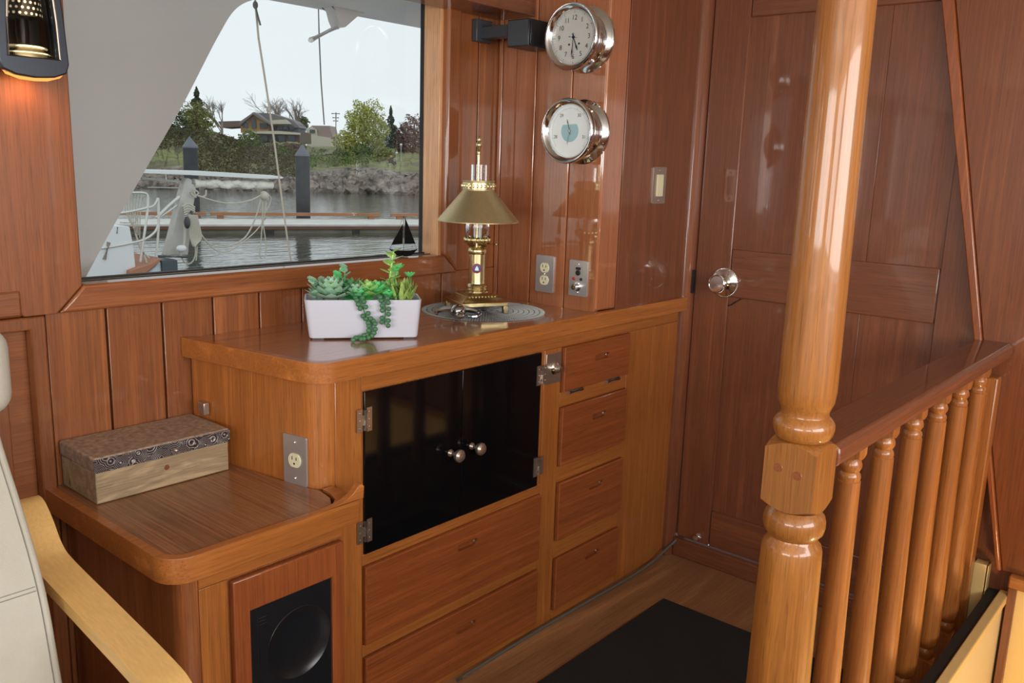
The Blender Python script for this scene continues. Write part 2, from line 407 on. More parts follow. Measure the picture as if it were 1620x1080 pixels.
# window wall: boards under the windows, boards right of the window, backing with openings
root = sroot('wall_left', (.7, YW, 0))
mb = MB(); ed = [.735+.1303*i for i in range(12)]; ed[-1] = 2.16
planks(mb, ed, YW, 0.0, 1.045, .02, 'x')
mb.build('panelling', W['redz'], root, bevel=.0014)
mb = MB(); planks(mb, [-2.6, -2.3, -2.0, -1.7, -1.4, -1.1, -.8, -.5, -.2, .1, .4, .66], YW+.012, 0, 1.045, .02, 'x'); mb.build('panelling', W['redz'], root, bevel=.003)
mb = MB(); planks(mb, [1.955, 2.055, 2.16], YW, 1.0455, 2.06, .02, 'x'); mb.build('panelling', W['redz'], root, bevel=.0014)
mb = MB()   # cupboard frame moulding at the left end of the boards
mb.plate([(.655, 0), (.733, 0), (.733, 1.04), (.0, 1.04), (.0, 1.012), (.702, 1.012), (.702, 0)][1:], (0, YW-.012, 0), X3, Z3, .03)
mb.build('moulding', W['redz'], root, bevel=.004)
mb = MB()   # hull side behind the boards, outside skin
def skin(mb, y0, y1, ops, x0, x1, z0, z1):
    xs = x0
    for a, b, lo, hi in ops:
        mb.box((xs, y0, z0), (a, y1, z1)); mb.box((a, y0, z0), (b, y1, lo)); mb.box((a, y0, hi), (b, y1, z1)); xs = b
    mb.box((xs, y0, z0), (x1, y1, z1))
skin(mb, YW+.02, YW+.09, [(-1.75, -.72, 1.09, 1.93), (-.52, .615, 1.09, 1.93), (.825, 1.895, 1.09, 1.93)], -2.7, 2.9, -.05, 2.06)
mb.build('core', W['redx'], root, smooth=False)
# stile between the two windows, its lower end pointed into the mitres
mb = MB(); mb.plate([(.690, 1.042), (.757, 1.042), (.812, 1.097), (.812, 2.06), (.630, 2.06), (.630, 1.097)], (0, YW-.016, 0), X3, Z3, .05)
mb.build('stile', W['redz'], root, bevel=.003)

# window 1: sill rail, right casing, reveal, track, pane
w1 = sroot('window_1', (1.35, YW, 1.1))
mb = MB(); mb.plate([(.760, 1.042), (1.9615, 1.042), (1.9035, 1.099), (.815, 1.099)], (0, YW-.018, 0), X3, Z3, .05)
mb.build('sill_rail', W['redx'], w1, bevel=.006, seg=3)
mb = MB(); mb.plate([(1.9635, 1.042), (1.9635, 2.06), (1.9045, 2.06), (1.9045, 1.1005)], (0, YW-.018, 0), X3, Z3, .05)
mb.build('casing', W['redz'], w1, bevel=.010, seg=3)
mb = MB(); mb.box((1.893, YW+.004, 1.09), (1.925, YW+.0755, 1.98)); mb.build('reveal', W['palez'], w1, bevel=.002)
mb = MB(); mb.box((.812, YW+.012, 1.07), (1.90, YW+.088, 1.0985)); mb.build('sill_board', M['alu'], w1, bevel=.002)
mb = MB(); mb.box((.80, YW+.062, 1.095), (1.8934, YW+.0755, 1.1025)); mb.box((.80, YW+.034, 1.095), (1.8925, YW+.037, 1.1005)); mb.box((.80, YW+.03, 1.09), (.8175, YW+.088, 1.97))
mb.box((1.8918, YW+.072, 1.09), (1.8935, YW+.088, 1.97)); mb.build('gasket', M['gasket'], w1)
mb = MB(); mb.box((.80, YW+.076, 1.10), (1.893, YW+.080, 1.97)); mb.build('pane', M['pane'], w1, smooth=False)
# windows 2 and 3 further along the same wall
for n, a, b in ((2, -.52, .615), (3, -1.75, -.72)):
    w = sroot('window_%d' % n, ((a+b)/2, YW, 1.1))
    mb = MB(); mb.box((a-.06, YW-.018, 1.042), (b+.06 if n == 3 else .688, YW+.03, 1.099)); mb.build('sill_rail', W['redx'], w, bevel=.006)
    mb = MB(); mb.box((a-.06, YW-.018, 1.1), (a-.005, YW+.03, 2.06)); mb.build('casing', W['redz'], w, bevel=.006)
    mb = MB(); mb.box((a, YW+.076, 1.09), (b, YW+.080, 1.94)); mb.build('pane', M['pane'], w, smooth=False)
# clock wall (aft side of the closet) of upright boards, corner board and switch panel
wb = sroot('wall_back', (XC, 1.75, 0))
mb = MB(); planks(mb, [1.5085, 1.630, 1.769, 1.907, 1.9265], XC, ZC-.02, 2.06, .02, 'y', gap=.0018); mb.build('panelling', W['clkz'], wb, bevel=.003)
mb = MB(); mb.plate([(XC+.0005, 1.5085), (2.2395, 1.4975), (2.2395, 1.56), (XC+.022, 1.56)], (0, 0, 2.06), X3, Y3, 2.06-ZC-.004); mb.build('corner_board', W['clkz'], wb, bevel=.008, seg=3)
wf = sroot('wall_front', (2.44, 1.5, 0))
mb = MB(); mb.box((2.241, 1.4985, ZC), (2.655, 1.52, 2.06)); mb.build('panelling', W['dorz'], wf, bevel=.002)
mb = MB(); mb.box((XC+.03, 1.53, ZC-.03), (2.70, 1.92, 2.06)); mb.build('core', W['dorz'], wf, smooth=False)
# door wall with the door in it
wr = sroot('wall_right', (XD, .5, 0))
mb = MB(); mb.box((XD+.003, 1.478, -.05), (XD+.06, 2.0, 2.06)); mb.box((XD+.003, -1.7, -1.2), (XD+.06, .575, 2.06)); mb.box((XD-.014, .575, 1.998), (XD+.06, 1.478, 2.06))
mb.build('bulkhead', W['dorz'], wr, smooth=False)
mb = MB()
def slope(z): return .57+.2137*(z-.90)
# the slanting panel beside the stairs and its edge strip (u runs along -Y)
pl = [(-(slope(.30)-.014), .30), (1.7, .30), (1.7, 2.06), (-(slope(2.06)-.036), 2.06)]
mb.plate(pl, (2.662, 0, 0), -Y3, Z3, .038); mb.build('slanting_panel', W['stwz'], wr, bevel=.002)
mb = MB(); mb.plate([(-slope(.30), .30), (-(slope(.30)-.013), .30), (-(slope(2.06)-.035), 2.06), (-slope(2.06), 2.06)], (2.650, 0, 0), -Y3, Z3, .05)
mb.build('edge_strip', W['drwz'], wr, bevel=.004)
# door: stiles, rails, recessed panels
d1 = sroot('door_1', (XD, 1.03, .07))
DY0, DY1 = 1.474, .576
def yz(mb, y0, y1, z0, z1, x0, x1): mb.box((x0, min(y0, y1), z0), (x1, max(y0, y1), z1))
g = .0012
mb = MB(); yz(mb, DY0, 1.345+g, .07, 2.0, 2.685, 2.715); mb.build('stile', W['dorz'], d1, bevel=.003)
mb = MB(); yz(mb, .697-g, DY1, .07, 2.0, 2.685, 2.715); mb.build('stile', W['dorz'], d1, bevel=.003)
for nm, z0, z1 in (('rail', 1.858, 2.0), ('rail', .966, 1.126), ('rail', .07, .20)):
    mb = MB(); yz(mb, 1.345-g, .697+g, z0, z1, 2.685, 2.715); mb.build(nm, W['dory'], d1, bevel=.003)
for z0, z1 in ((1.126, 1.858), (.20, .966)):
    mb = MB()
    for k in range(3):
        a = 1.352-(1.352-.69)*k/3; b = 1.352-(1.352-.69)*(k+1)/3
        yz(mb, a-.0004, b+.0004, z0-.01, z1+.01, 2.697, 2.711)
    mb.build('panel', W['dorz'], d1, bevel=.001)
mb = MB(); mb.tube([(2.684, 1.300, .964), (2.684, 1.318, .952), (2.684, 1.333, .940), (2.684, 1.343, .936)], .0022, 6); mb.build('panel_notch', M['dark'], d1)
# door knob with beaded rosette
KY, KZ = 1.362, 1.012
k = MB().lathe([(.0, .0), (.049, .0), (.049, .003), (.046, .005), (.030, .007), (.020, .012), (.015, .020), (.0125, .030), (.013, .036), (.018, .040), (.028, .046), (.0305, .053), (.0300, .0585), (.0270, .0612), (.0255, .0600), (0, .0610)], (2.685, KY, KZ), 40, (-1, 0, 0)).build('door_knob', M['chrome'], d1)
mb = MB()
for i in range(54):
    t = 2*math.pi*i/54; mb.ball((2.681, KY+.0482*math.cos(t), KZ+.0482*math.sin(t)), .0026, 6, 4)
mb.build('beaded_rim', M['chrome'], k)
mb = MB()
for i in range(40):
    t = 2*math.pi*i/40; mb.ball((2.685-.056, KY+.0300*math.cos(t), KZ+.0300*math.sin(t)), .0020, 6, 4)
mb.build('beaded_ring', M['chrome'], k)
mb = MB(); mb.box((2.664, 1.4705, .965), (2.687, 1.4775, 1.045)); mb.build('strike_plate', M['black'], d1)
# door casing, threshold
mb = MB(); mb.plate([(2.655, 1.520), (2.638, 1.512), (2.640, 1.492), (2.652, 1.484), (2.664, 1.4775), (2.70, 1.4775), (2.70, 1.53)], (0, 0, 2.06), X3, Y3, 2.06)
struct(mb.build('trim_1', W['dorz'], bevel=.003))
mb = MB(); mb.box((2.665, .50, 0.0), (2.70, 1.4765, .066)); struct(mb.build('trim_2', W['dory'], bevel=.004))
mb = MB(); mb.lathe([(.0, 0), (.012, 0), (.012, .004), (.006, .006), (.006, .016), (.010, .018), (.010, .026), (0, .028)], (2.685, 1.385, .093), 16, (-1, 0, 0))
tag(mb.build('door_stop', M['chrome']), 'small round chrome door bumper low on the teak door', 'door stop')
# lining of the stairwell
ws = sroot('wall_stairwell', (2.0, .41, -1.0))
mb = MB(); mb.box((1.28, .413, -1.2), (2.69, .455, .205)); mb.build('side_lining', M['lining'], ws, smooth=False)
mb = MB(); mb.box((1.28, .405, .2055), (2.69, .43, .232)); mb.build('cap_and_shadow_strip', W['bchx'] if 'bchx' in W else M['cream'], ws, bevel=.003)
mb = MB(); mb.box((1.28, .4305, .2055), (2.69, .458, .226)); mb.build('cap_and_shadow_strip', M['dark'], ws)  # black strip puts the shadow under the cap trim into colour
mb = MB()
for a, b in ((.405, .17), (.164, -.10), (-.106, -.40), (-.406, -.9)): mb.box((2.668, b, -1.2), (2.69, a, .262))
mb.build('lining_and_reflection', M['cream'], ws, bevel=.002)
for y in (.395, .167, -.103, -.403):
    mb = MB(); mb.box((2.655, y-.011, -1.2), (2.6695, y+.011, .262)); mb.build('batten', W['dorz'], ws, bevel=.002)
mb = MB(); mb.box((2.64, -.9, .2625), (2.69, .405, .2995)); mb.build('cap_rail', W['orgy'], ws, bevel=.004)
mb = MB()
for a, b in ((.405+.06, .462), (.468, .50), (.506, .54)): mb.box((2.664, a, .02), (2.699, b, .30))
mb.build('lining_and_reflection', M['cream'], ws, bevel=.002)  # cream slats colour in the lining's reflection on the varnished bulkhead
mb = MB(); mb.box((1.25, -1.0, -1.25), (2.75, .46, -1.2)); mb.build('lower_floor', W['flr'], ws, smooth=False)
mb = MB(); mb.box((1.25, -1.7, -1.2), (1.2795, .46, -.001)); mb.box((1.25, -1.05, -1.2), (2.75, -1.0, -.001)); mb.build('side_lining', M['lining'], ws, smooth=False)
# the walls behind the photographer, with their window openings
wx = sroot('wall_rear', (-2.65, 0, 0)); mb = MB()
for lo, hi in (((-2.7, -1.7, 0), (-2.62, 2.0, 1.0)), ((-2.7, -1.7, 1.92), (-2.62, 2.0, 2.06)), ((-2.7, -1.7, 1.0), (-2.62, -.95, 1.92)), ((-2.7, 1.35, 1.0), (-2.62, 2.0, 1.92))): mb.box(lo, hi)
mb.build('panelling', M['creamdim'], wx, smooth=False)
wx = sroot('wall_starboard', (0, -1.65, 0)); mb = MB()
for lo, hi in (((-2.7, -1.7, 0), (2.75, -1.62, 1.0)), ((-2.7, -1.7, 1.9), (2.75, -1.62, 2.06)), ((-2.7, -1.7, 1.0), (-2.4, -1.62, 1.9)), ((-.55, -1.7, 1.0), (-.25, -1.62, 1.9)), ((1.75, -1.7, 1.0), (2.75, -1.62, 1.9))): mb.box(lo, hi)
mb.build('panelling', M['creamdim'], wx, smooth=False)
wx = sroot('added_shade_screen', (-.7, 0, 0)); mb = MB(); mb.box((-.74, -1.6, 0), (-.70, 1.2, .98)); mb.box((-.70, -1.14, 0), (2.69, -1.10, .96)); mb.box((-.16, 1.22, 0), (-.12, 1.92, .96)); mb.build('shade_board', W['dorz'], wx, smooth=False)  # out-of-view boards added to shade the lower room from the window light
# valance box over the window
mb = MB(); mb.box((-2.55, 1.78, 1.818), (2.144, 1.9265, 2.058)); struct(mb.build('trim_3', W['dorx'], bevel=.003))

# ================================================================ THE BIG CABINET
cab = thing('sideboard_cabinet', 'tall built-in teak sideboard with black glass doors and drawers under the window counter', 'cabinet', (1.8, 1.7, 0))
def side_x(y): return 1.059+(1.925-y)*.152        # the cabinet's left side stands a little askew
Xl = 1.112
# carcass with rounded front-left corner
mb = MB()
corner = qb((side_x(1.56), 1.56), (side_x(1.51), YF+.004), (1.163, YF+.004))
mb.plate([(2.645, 1.92), (side_x(1.92), 1.92)]+corner+[(2.645, YF+.004)], (0, 0, .905), X3, Y3, .903)
mb.build('carcass', W['orgz'], cab, bevel=0)
def front(x0, x1, z0, z1, nm, m, y=YF, t=.006, bevel=.0012):
    mb = MB(); mb.box((x0+.0004, y, z0+.0004), (x1-.0004, y+t, z1-.0004)); return mb.build(nm, W[m], cab, bevel=bevel)
front(1.166, 1.240, .0, .905, 'stile', 'orgz'); front(1.907, 1.985, .0, .865, 'stile', 'orgz'); front(2.333, 2.645, .0, .865, 'end_panel', 'orgz', bevel=.001)
front(1.240, 2.645, .866, .905, 'rail', 'orgx')
for z0, z1 in ((.437, .466), (.200, .232), (0, .024)): front(1.240, 1.907, z0, z1, 'rail', 'orgx')
for z0, z1 in ((.684, .728), (.449, .499), (.205, .262), (0, .032)): front(1.985, 2.333, z0, z1, 'rail', 'orgx')
def drawer(x0, x1, z0, z1, px, pz, nm='drawer', th=.012, w=.076):
    hole = stadium(px, pz, w, .018)
    mb = MB(); mb.pocket((x0, z0, x1, z1), (0, YF-th, 0), X3, Z3, th+.001, hole, th-.001, .0025)
    d = mb.build(nm, W['drwx'], cab, angle=25)
    mb = MB(); mb.plate(stadium(px, pz, w+.004, .022), (0, YF-th-.0008, 0), X3, Z3, .0016, [stadium(px, pz, w-.001, .017)])
    mb.build('finger_pull', W['drwx'], d)
    mb = MB(); mb.ball((px+w/2-.006, YF-.004, pz-.001), (.004, .003, .005), 8, 6); mb.build('pull_catch', M['nickel'], d)
    return d
drawer(1.243, 1.904, .234, .436, 1.592, .382)
drawer(1.243, 1.904, .026, .198, 1.592, .142)
flap = drawer(1.988, 2.330, .730, .864, 2.176, .812, 'drop_front')
drawer(1.988, 2.330, .501, .682, 2.176, .624); drawer(1.988, 2.330, .264, .447, 2.176, .394); drawer(1.988, 2.330, .034, .203, 2.176, .160)
for x in (2.053, 2.250):
    mb = MB(); mb.tube([(x-.034, YF-.006, .7225), (x+.034, YF-.006, .7225)], .0058, 8); mb.tube([(x-.036, YF-.006, .7225), (x-.034, YF-.006, .7225)], .0066, 8); mb.box((x-.032, YF-.003, .716), (x+.032, YF+.001, .729))
    mb.build('butt_hinge', M['nickel'], flap)
# black doors
for x0, x1, kx, hx in ((1.2465, 1.5665, 1.528, 1.2455), (1.5685, 1.8885, 1.607, 1.8895)):
    mb = MB(); mb.box((x0, YF-.004, .4665), (x1, YF+.003, .8635)); d = mb.build('glass_door', M['black_gloss'], cab, bevel=.001)
    MB().lathe([(0, 0), (.010, 0), (.009, .004), (.005, .008), (.005, .016), (.012, .022), (.0165, .029), (.0165, .036), (.011, .042), (0, .044)], (kx, YF-.004, .652), 20, (0, -1, 0)).build('knob', M['nickel'], d)
    for hz in (.798, .526):
        mb = MB(); s = 1 if hx < 1.5 else -1
        for u0, u1, h in ((-.022, -.007, .027), (.006, .021, .0285)):
            a, b = sorted((hx+s*u0, hx+s*u1)); mb.box((a, YF-.0065, hz-h), (b, YF-.0035, hz+h))
        a, b = sorted((hx-s*.008, hx+s*.007)); mb.box((a, YF-.0060, hz-.012), (b, YF-.0035, hz+.012))
        mb.tube([(hx, YF-.007, hz-.024), (hx, YF-.007, hz+.024)], .0052, 8)
        for u in (-.0145, .0135):
            for q in (-.018, 0, .018): mb.ball((hx+s*u, YF-.0066, hz+q), (.0022, .0010, .0022), 6, 4)
        mb.build('hinge', M['nickel'], d)
# lock plate
mb = MB(); mb.box((1.912, YF-.003, .763), (1.982, YF, .853)); lk = mb.build('lock_plate', M['nickel'], cab, bevel=.001)
MB().lathe([(0, 0), (.019, 0), (.019, .004), (.016, .007), (.011, .009), (.011, .016), (.009, .017), (.009, .026), (0, .027)], (1.949, YF-.003, .808), 20, (0, -1, 0)).build('lock_barrel', M['chrome'], lk)
# countertop: its own thing
ct = thing('countertop', 'upper teak countertop with rounded corner under the window', 'countertop', (1.8, 1.7, .90))
yf, xr = 1.478, 2.652
def cpts(o): return [(side_x(1.925)-.021+o, 1.925)]+qb((side_x(1.56)-.024+o, 1.56), (side_x(1.49)-.026+o, yf+o), (1.15, yf+o), 10)
c0, c1 = cpts(0), cpts(.022)
mb = MB(); mb.plate([(2.142, 1.925)]+[(x+.0001, y+.0001) for x, y in c1]+[(2.24, yf+.0222), (2.24, 1.495), (2.142, 1.507)], (0, 0, ZC), X3, Y3, .04); mb.build('top_board', W['top'], ct, smooth=True)
mb = MB(); mb.plate(c0+[(xr, yf), (xr, yf+.0195)]+[(2.24, yf+.0215)]+c1[::-1], (0, 0, ZC+.0042), X3, Y3, .0465); mb.build('edge_moulding', W['orgx'], ct, bevel=.005, seg=3)

# ================================================================ THE LOW CABINET
low = thing('low_cabinet', 'low teak end cabinet with speaker opening, left of the tall sideboard', 'cabinet', (.92, 1.65, 0))
YL, XL0 = 1.434, .747
LZ = lambda z: 1.3833-(1.3833-z)*1.0212
mb = MB(); r = .028
corner = [(XL0+r-r*math.cos(t), YL+.004+r-r*math.sin(t)) for t in np.linspace(0, math.pi/2, 6)]
mb.plate([(side_x(1.92)-.001, 1.92), (XL0, 1.92)]+corner+[(1.125, YL+.004), (1.125, YF+.003), (side_x(1.56)-.006, 1.55)], (0, 0, .612), X3, Y3, .610)
o = mb.build('carcass', W['redz'], low)
mb = MB(); mb.box((.786, YL, .0), (.846, YL+.006, LZ(.588))); mb.build('stile', W['orgz'], low, bevel=.001)
mb = MB(); mb.box((.786, YL, LZ(.589)), (1.127, YL+.006, .612)); mb.build('rail', W['orgx'], low, bevel=.001)
mb = MB(); mb.plate([(.850, .03), (1.121, .03), (1.121, LZ(.585)), (.850, LZ(.585))], (0, YL-.014, 0), X3, Z3, .016, [[(.887, .08), (1.089, .08), (1.089, LZ(.512)), (.887, LZ(.512))]])
mb.build('front_frame', W['drwz'], low, bevel=.003)
ls = thing('shelf_top', 'lower teak shelf top with rounded edging, under the wooden box', 'countertop', (.9, 1.65, .60))
r = .056; xl, yf = .707, 1.395
c0 = [(xl+r-r*math.cos(t), yf+r-r*math.sin(t)) for t in np.linspace(0, math.pi/2, 9)]; off = .020; rr = r-off
c1 = [(xl+off+rr-rr*math.cos(t), yf+off+rr-rr*math.sin(t)) for t in np.linspace(0, math.pi/2, 9)]
mb = MB(); mb.plate([(side_x(1.925)-.001, 1.925), (xl+.0202, 1.925)]+[(a+.0001, b+.0001) for a, b in c1]+[(1.085, yf+.0202), (1.111, yf+.06), (1.122, YF+.002), (side_x(1.56)-.006, 1.55)], (0, 0, ZS), X3, Y3, .03); mb.build('top_board', W['shelf'], ls)
mb = MB(); mb.plate([(xl, 1.925)]+c0+[(1.140, yf), (1.150, yf+.006), (1.154, yf+.016), (1.154, yf+.07), (1.155, YF-.001), (1.128, YF-.001), (1.124, yf+.075), (1.110, yf+.040), (1.086, yf+off)]+c1[::-1]+[(xl+off, 1.925)], (0, 0, ZS+.003), X3, Y3, .0505); mb.build('edge_moulding', W['orgx'], ls, bevel=.006, seg=3)
# raised end of the edging where it runs into the tall cabinet
mb = MB(); mb.plate([(1.046, ZS+.0032), (1.157, ZS+.0032), (1.159, ZS+.030), (1.153, ZS+.037), (1.144, ZS+.035), (1.130, ZS+.021), (1.110, ZS+.011), (1.078, ZS+.005)], (0, yf+.002, 0), X3, Z3, .017); mb.build('raised_end', W['orgx'], ls, bevel=.004, seg=3)
# subwoofer in the opening
sw = thing('subwoofer', 'black subwoofer with a round dished cone set in the low cabinet', 'speaker', (.99, YL, .1))
mb = MB(); N_ = 40; cx, cz, R_ = 1.006, LZ(.395), .079
mb.plate([(.888, .082), (1.088, .082), (1.088, LZ(.511)), (.888, LZ(.511))], (0, YL-.008, 0), X3, Z3, .006, [circ(cx, cz, R_, N_)]); mb.build('front_panel', M['black_satin'], sw)
MB().lathe([(R_+.002, -.001), (R_, .001), (.070, -.005), (.055, -.0085), (.035, -.0105), (.020, -.0112), (0, -.0112)], (cx, YL-.008, cz), 48, (0, -1, 0), caps=False).build('cone', M['black_satin'], sw)
mb = MB(); mb.tube([(.905, YL-.009, LZ(.492)), (.905, YL-.009, .09)], .0012, 6); mb.build('edge_bead', M['dkgrey'], sw)
mb = MB()
for z, a, b in ((.482, .908, .930), (.4765, .905, .925), (.4695, .910, .928)): mb.box((a, YL-.0095, LZ(z)), (b, YL-.008, LZ(z)+(.003 if z == .482 else .001)))
mb.build('badge', M['chrome'], sw)
# ================================================================ ON THE LOW SHELF
bx = thing('keepsake_box', 'weathered wooden box with embossed metal banded lid on the low shelf', 'box', (.884, 1.82, ZS))
x0, x1, y0, y1 = .746, 1.052, 1.757, 1.9215
zb = ZS+.0012
mb = MB(); mb.box((x0, y0, zb), (x1, y1, zb+.068)); body = mb.build('body', W['mng'], bx, bevel=.002)
mb = MB(); mb.box((x0-.0025, y0-.0025, zb+.0685), (x1+.0025, y1+.002, zb+.101)); lid = mb.build('lid', M['hammered'], bx, bevel=.004)
mb = MB(); mb.box((x0-.0034, y0-.0042, zb+.069), (x1+.0034, y0-.0027, zb+.098)); mb.build('embossed_band', M['emboss'], lid, bevel=.0006)
MB().lathe([(0, 0), (.006, 0), (.0055, .003), (.003, .006), (0, .007)], (.921, y0-.0042, zb+.079), 12, (0, -1, 0)).build('clasp_stud', M['nickel'], lid)
MB().lathe([(0, 0), (.006, 0), (.005, .0015), (0, .002)], (.901, y0-.0002, zb+.043), 12, (0, -1, 0)).build('wood_knot', M['dark'] if 0 else W['dorz'], body)
p = at_x(326, 645, 1.064)
mb = MB(); mb.box((1.050, p.y-.014, p.z-.014), (1.0655, p.y+.014, p.z+.016)); tag(mb.build('cabinet_latch', M['nickel'], bevel=.002), 'small metal catch on the cabinet side behind the wooden box', 'latch')

# ================================================================ ELECTRICAL PLATES
def duplex(name, O, U, label, round_single=False):
    O = V(O); U = V(U); N = U.cross(Z3)
    t = thing(name, label, 'outlet', O)
    mb = MB(); mb.plate(rrect(-.0355, -.0575, .0355, .0575, .004), O+N*.0055, U, Z3, .0055); pl = mb.build('cover_plate', M['steel'], t, bevel=.003, seg=2)
    def face(cz, r, nm):
        mb = MB(); mb.plate([(x, max(min(z, cz+r*.86), cz-r*.86)) for x, z in circ(0, cz, r, 28)], O+N*.0078, U, Z3, .003); f = mb.build(nm, M['ivory'], t, bevel=.0006)
        mb = MB()
        for sx, h in ((-.0062, .0042), (.0062, .0036)): mb.plate([(sx-.0011, cz+.001), (sx+.0011, cz+.001), (sx+.0011, cz+.001+2*h), (sx-.0011, cz+.001+2*h)], O+N*.0082, U, Z3, .0008)
        mb.plate(circ(0, cz-.0075, .0024, 12), O+N*.0082, U, Z3, .0008); mb.build('slots', M['dark'], f)
    if round_single: face(-.0, .0185, 'receptacle')
    else: face(.0195, .0172, 'receptacle'); face(-.0195, .0172, 'receptacle')
    for z in ((.042, -.042) if round_single else (0,)):
        mb = MB(); mb.M = Matrix.Translation(O+N*.0055+Z3*z); mb.ball((0, 0, 0), .0034, 10, 6); mb.build('screw', M['chrome'], t)
    return t
duplex('duplex_outlet', (XC, 1.7035, 1.046), -Y3, 'steel outlet plate with two ivory sockets on the clock wall')
duplex('single_outlet', (side_x(1.575)-.0002, 1.575, .7165), V((.152, -1, 0)).normalized(), 'steel outlet plate with one round ivory socket on the cabinet side', True)
t = thing('control_plate', 'steel plate with a black jack, red light and knob beside the duplex outlet', 'control panel', (XC, 1.573, 1.046))
O = V((XC, 1.573, 1.046)); U = -Y3; NN = -X3
mb = MB(); mb.plate(rrect(-.0345, -.0545, .0345, .0545, .004), O+NN*.005, U, Z3, .005); mb.build('cover_plate', M['steel'], t, bevel=.0025)
mb = MB(); mb.plate(rrect(-.009, .026, .009, .034, .001), O+NN*.0065, U, Z3, .002); mb.build('slide_switch', M['black'], t)
mb = MB(); mb.lathe([(0, 0), (.0085, 0), (.0085, .003), (.005, .004), (.004, .002), (0, .002)], O+NN*.005+Z3*.017, 16, NN); mb.build('jack', M['black'], t)
mb = MB(); mb.lathe([(0, 0), (.0055, 0), (.005, .003), (0, .005)], O+NN*.005+Z3*(-.002)+U*(-.015), 12, NN); mb.build('indicator_light', M['redp'], t)
mb = MB(); mb.lathe([(0, 0), (.005, 0), (.004, .003), (0, .004)], O+NN*.005+Z3*(-.002)+U*(.012), 12, NN); mb.build('button', M['black'], t)
mb = MB(); mb.lathe([(0, 0), (.014, 0), (.014, .003), (.009, .004), (.0085, .022), (0, .0225)], O+NN*.005+Z3*(-.025), 20, NN); mb.build('knob', M['chrome'], t)
for z in (.043, -.043):
    mb = MB(); mb.M = Matrix.Translation(O+NN*.005+Z3*z); mb.ball((0, 0, 0), .0034, 10, 6); mb.build('screw', M['chrome'], t)
t = thing('light_switch', 'dark bronze plate with a cream rocker on the panel left of the door', 'light switch', (2.445, 1.4985, 1.328))
O = V((2.445, 1.4985, 1.328)); U = X3
mb = MB(); mb.plate(rrect(-.039, -.0575, .039, .0575, .003), O-Y3*.005, U, Z3, .005); mb.build('cover_plate', M['nickel'], t, bevel=.0025)
mb = MB(); mb.plate(rrect(-.017, -.034, .017, .034, .002), O-Y3*.009, U, Z3, .005); mb.build('rocker', M['ivory'], t, bevel=.002)
for z in (.047, -.047):
    mb = MB(); mb.M = Matrix.Translation(O-Y3*.005+Z3*z); mb.ball((0, 0, 0), .003, 8, 6); mb.build('screw', M['nickel'], t)

# ================================================================ SHIP'S CLOCK AND BAROMETER
def instrument(name, label, cat, cz, dial):
    c = V((XC, 1.580, cz)); A = -X3
    t = thing(name, label, cat, c)
    MB().lathe([(0, 0), (.0932, 0), (.0932, .006), (.0905, .0085), (.0800, .0125), (.076, .0155), (.072, .016), (.070, .022), (.070, .062), (.0705, .066)], c, 64, A).build('case', M['chrome'], t)
    MB().lathe([(.070, .060), (.086, .062), (.0910, .068), (.0928, .076), (.0922, .084), (.0895, .0872), (.0865, .0868), (.0752, .0795), (.0728, .074), (.0722, .068), (.070, .066)], c, 64, A, caps=False).build('bezel', M['chrome'], t)
    mb = MB(); mb.lathe([(0, .0655), (.0735, .0655), (.0735, .068), (0, .068)], c, 48, A); d = mb.build('dial', dial, t)
    for a in (90, 210, 330):
        th = math.radians(a+8); mb = MB(); mb.M = Matrix.Translation(c+A*.0085+V((0, -math.cos(th)*.084, math.sin(th)*.084))); mb.ball((0, 0, 0), .0028, 8, 6); mb.build('screw', M['nickel'], t)
    mb = MB(); mb.box((XC-.080, c.y+.086, cz-.004), (XC-.066, c.y+.0945, cz+.004)); mb.build('bezel_catch', M['chrome'], t, bevel=.001)
    mb = MB(); mb.lathe([(.066, .0785), (.074, .0785)], c, 48, A, caps=False) if 0 else mb.lathe([(0, .0775), (.0738, .0775)], c, 48, A, caps=False); mb.build('glass', M['pane'], t, fix=False)
    return t, d, c
U = -Y3                                    # dial's right as seen from the room
clk, dial, c = instrument('ship_clock', 'chrome ship\'s clock with arabic numerals, upper of two instruments on the plank wall', 'clock', 1.738, M['dials'])
O = c-X3*.0682
mb = MB()
for h in range(1, 13):
    a = math.radians(90-30*h); mb.text(str(h), .019, O+U*(.053*math.cos(a))+Z3*(.053*math.sin(a)), U, Z3, .0004)
mb.build('numerals', M['ink'], dial, smooth=False, fix=False)
mb = MB()
for q in range(60):
    a = math.radians(6*q); p, s = .0665, (.0700 if q % 5 else .0712)
    e = U*math.cos(a)+Z3*math.sin(a); n = U*-math.sin(a)+Z3*math.cos(a); w = .0003 if q % 5 else .0007
    mb.add([O-X3*.0004+e*p-n*w, O-X3*.0004+e*s-n*w, O-X3*.0004+e*s+n*w, O-X3*.0004+e*p+n*w], [(0, 1, 2, 3)])
mb.build('minute_track', M['ink'], dial, smooth=False, fix=False)
def hand(name, ang, L, w, lift, parent, mat):
    a = math.radians(90-ang); e = U*math.cos(a)+Z3*math.sin(a); n = U*-math.sin(a)+Z3*math.cos(a)
    mb = MB(); q = O-X3*lift
    mb.add([q-e*.012-n*w*.6, q+e*L*.55-n*w*.7, q+e*L*.72-n*w*1.8, q+e*L, q+e*L*.72+n*w*1.8, q+e*L*.55+n*w*.7, q-e*.012+n*w*.6], [(0, 1, 2, 3, 4, 5, 6)])
    mb.add([p-X3*.0006 for p in mb.v], [(6, 5, 4, 3, 2, 1, 0)]); mb.lathe([(0, 0), (.004, 0), (.004, .001), (0, .001)], q, 14, -X3)
    return mb.build(name, mat, parent, smooth=False)
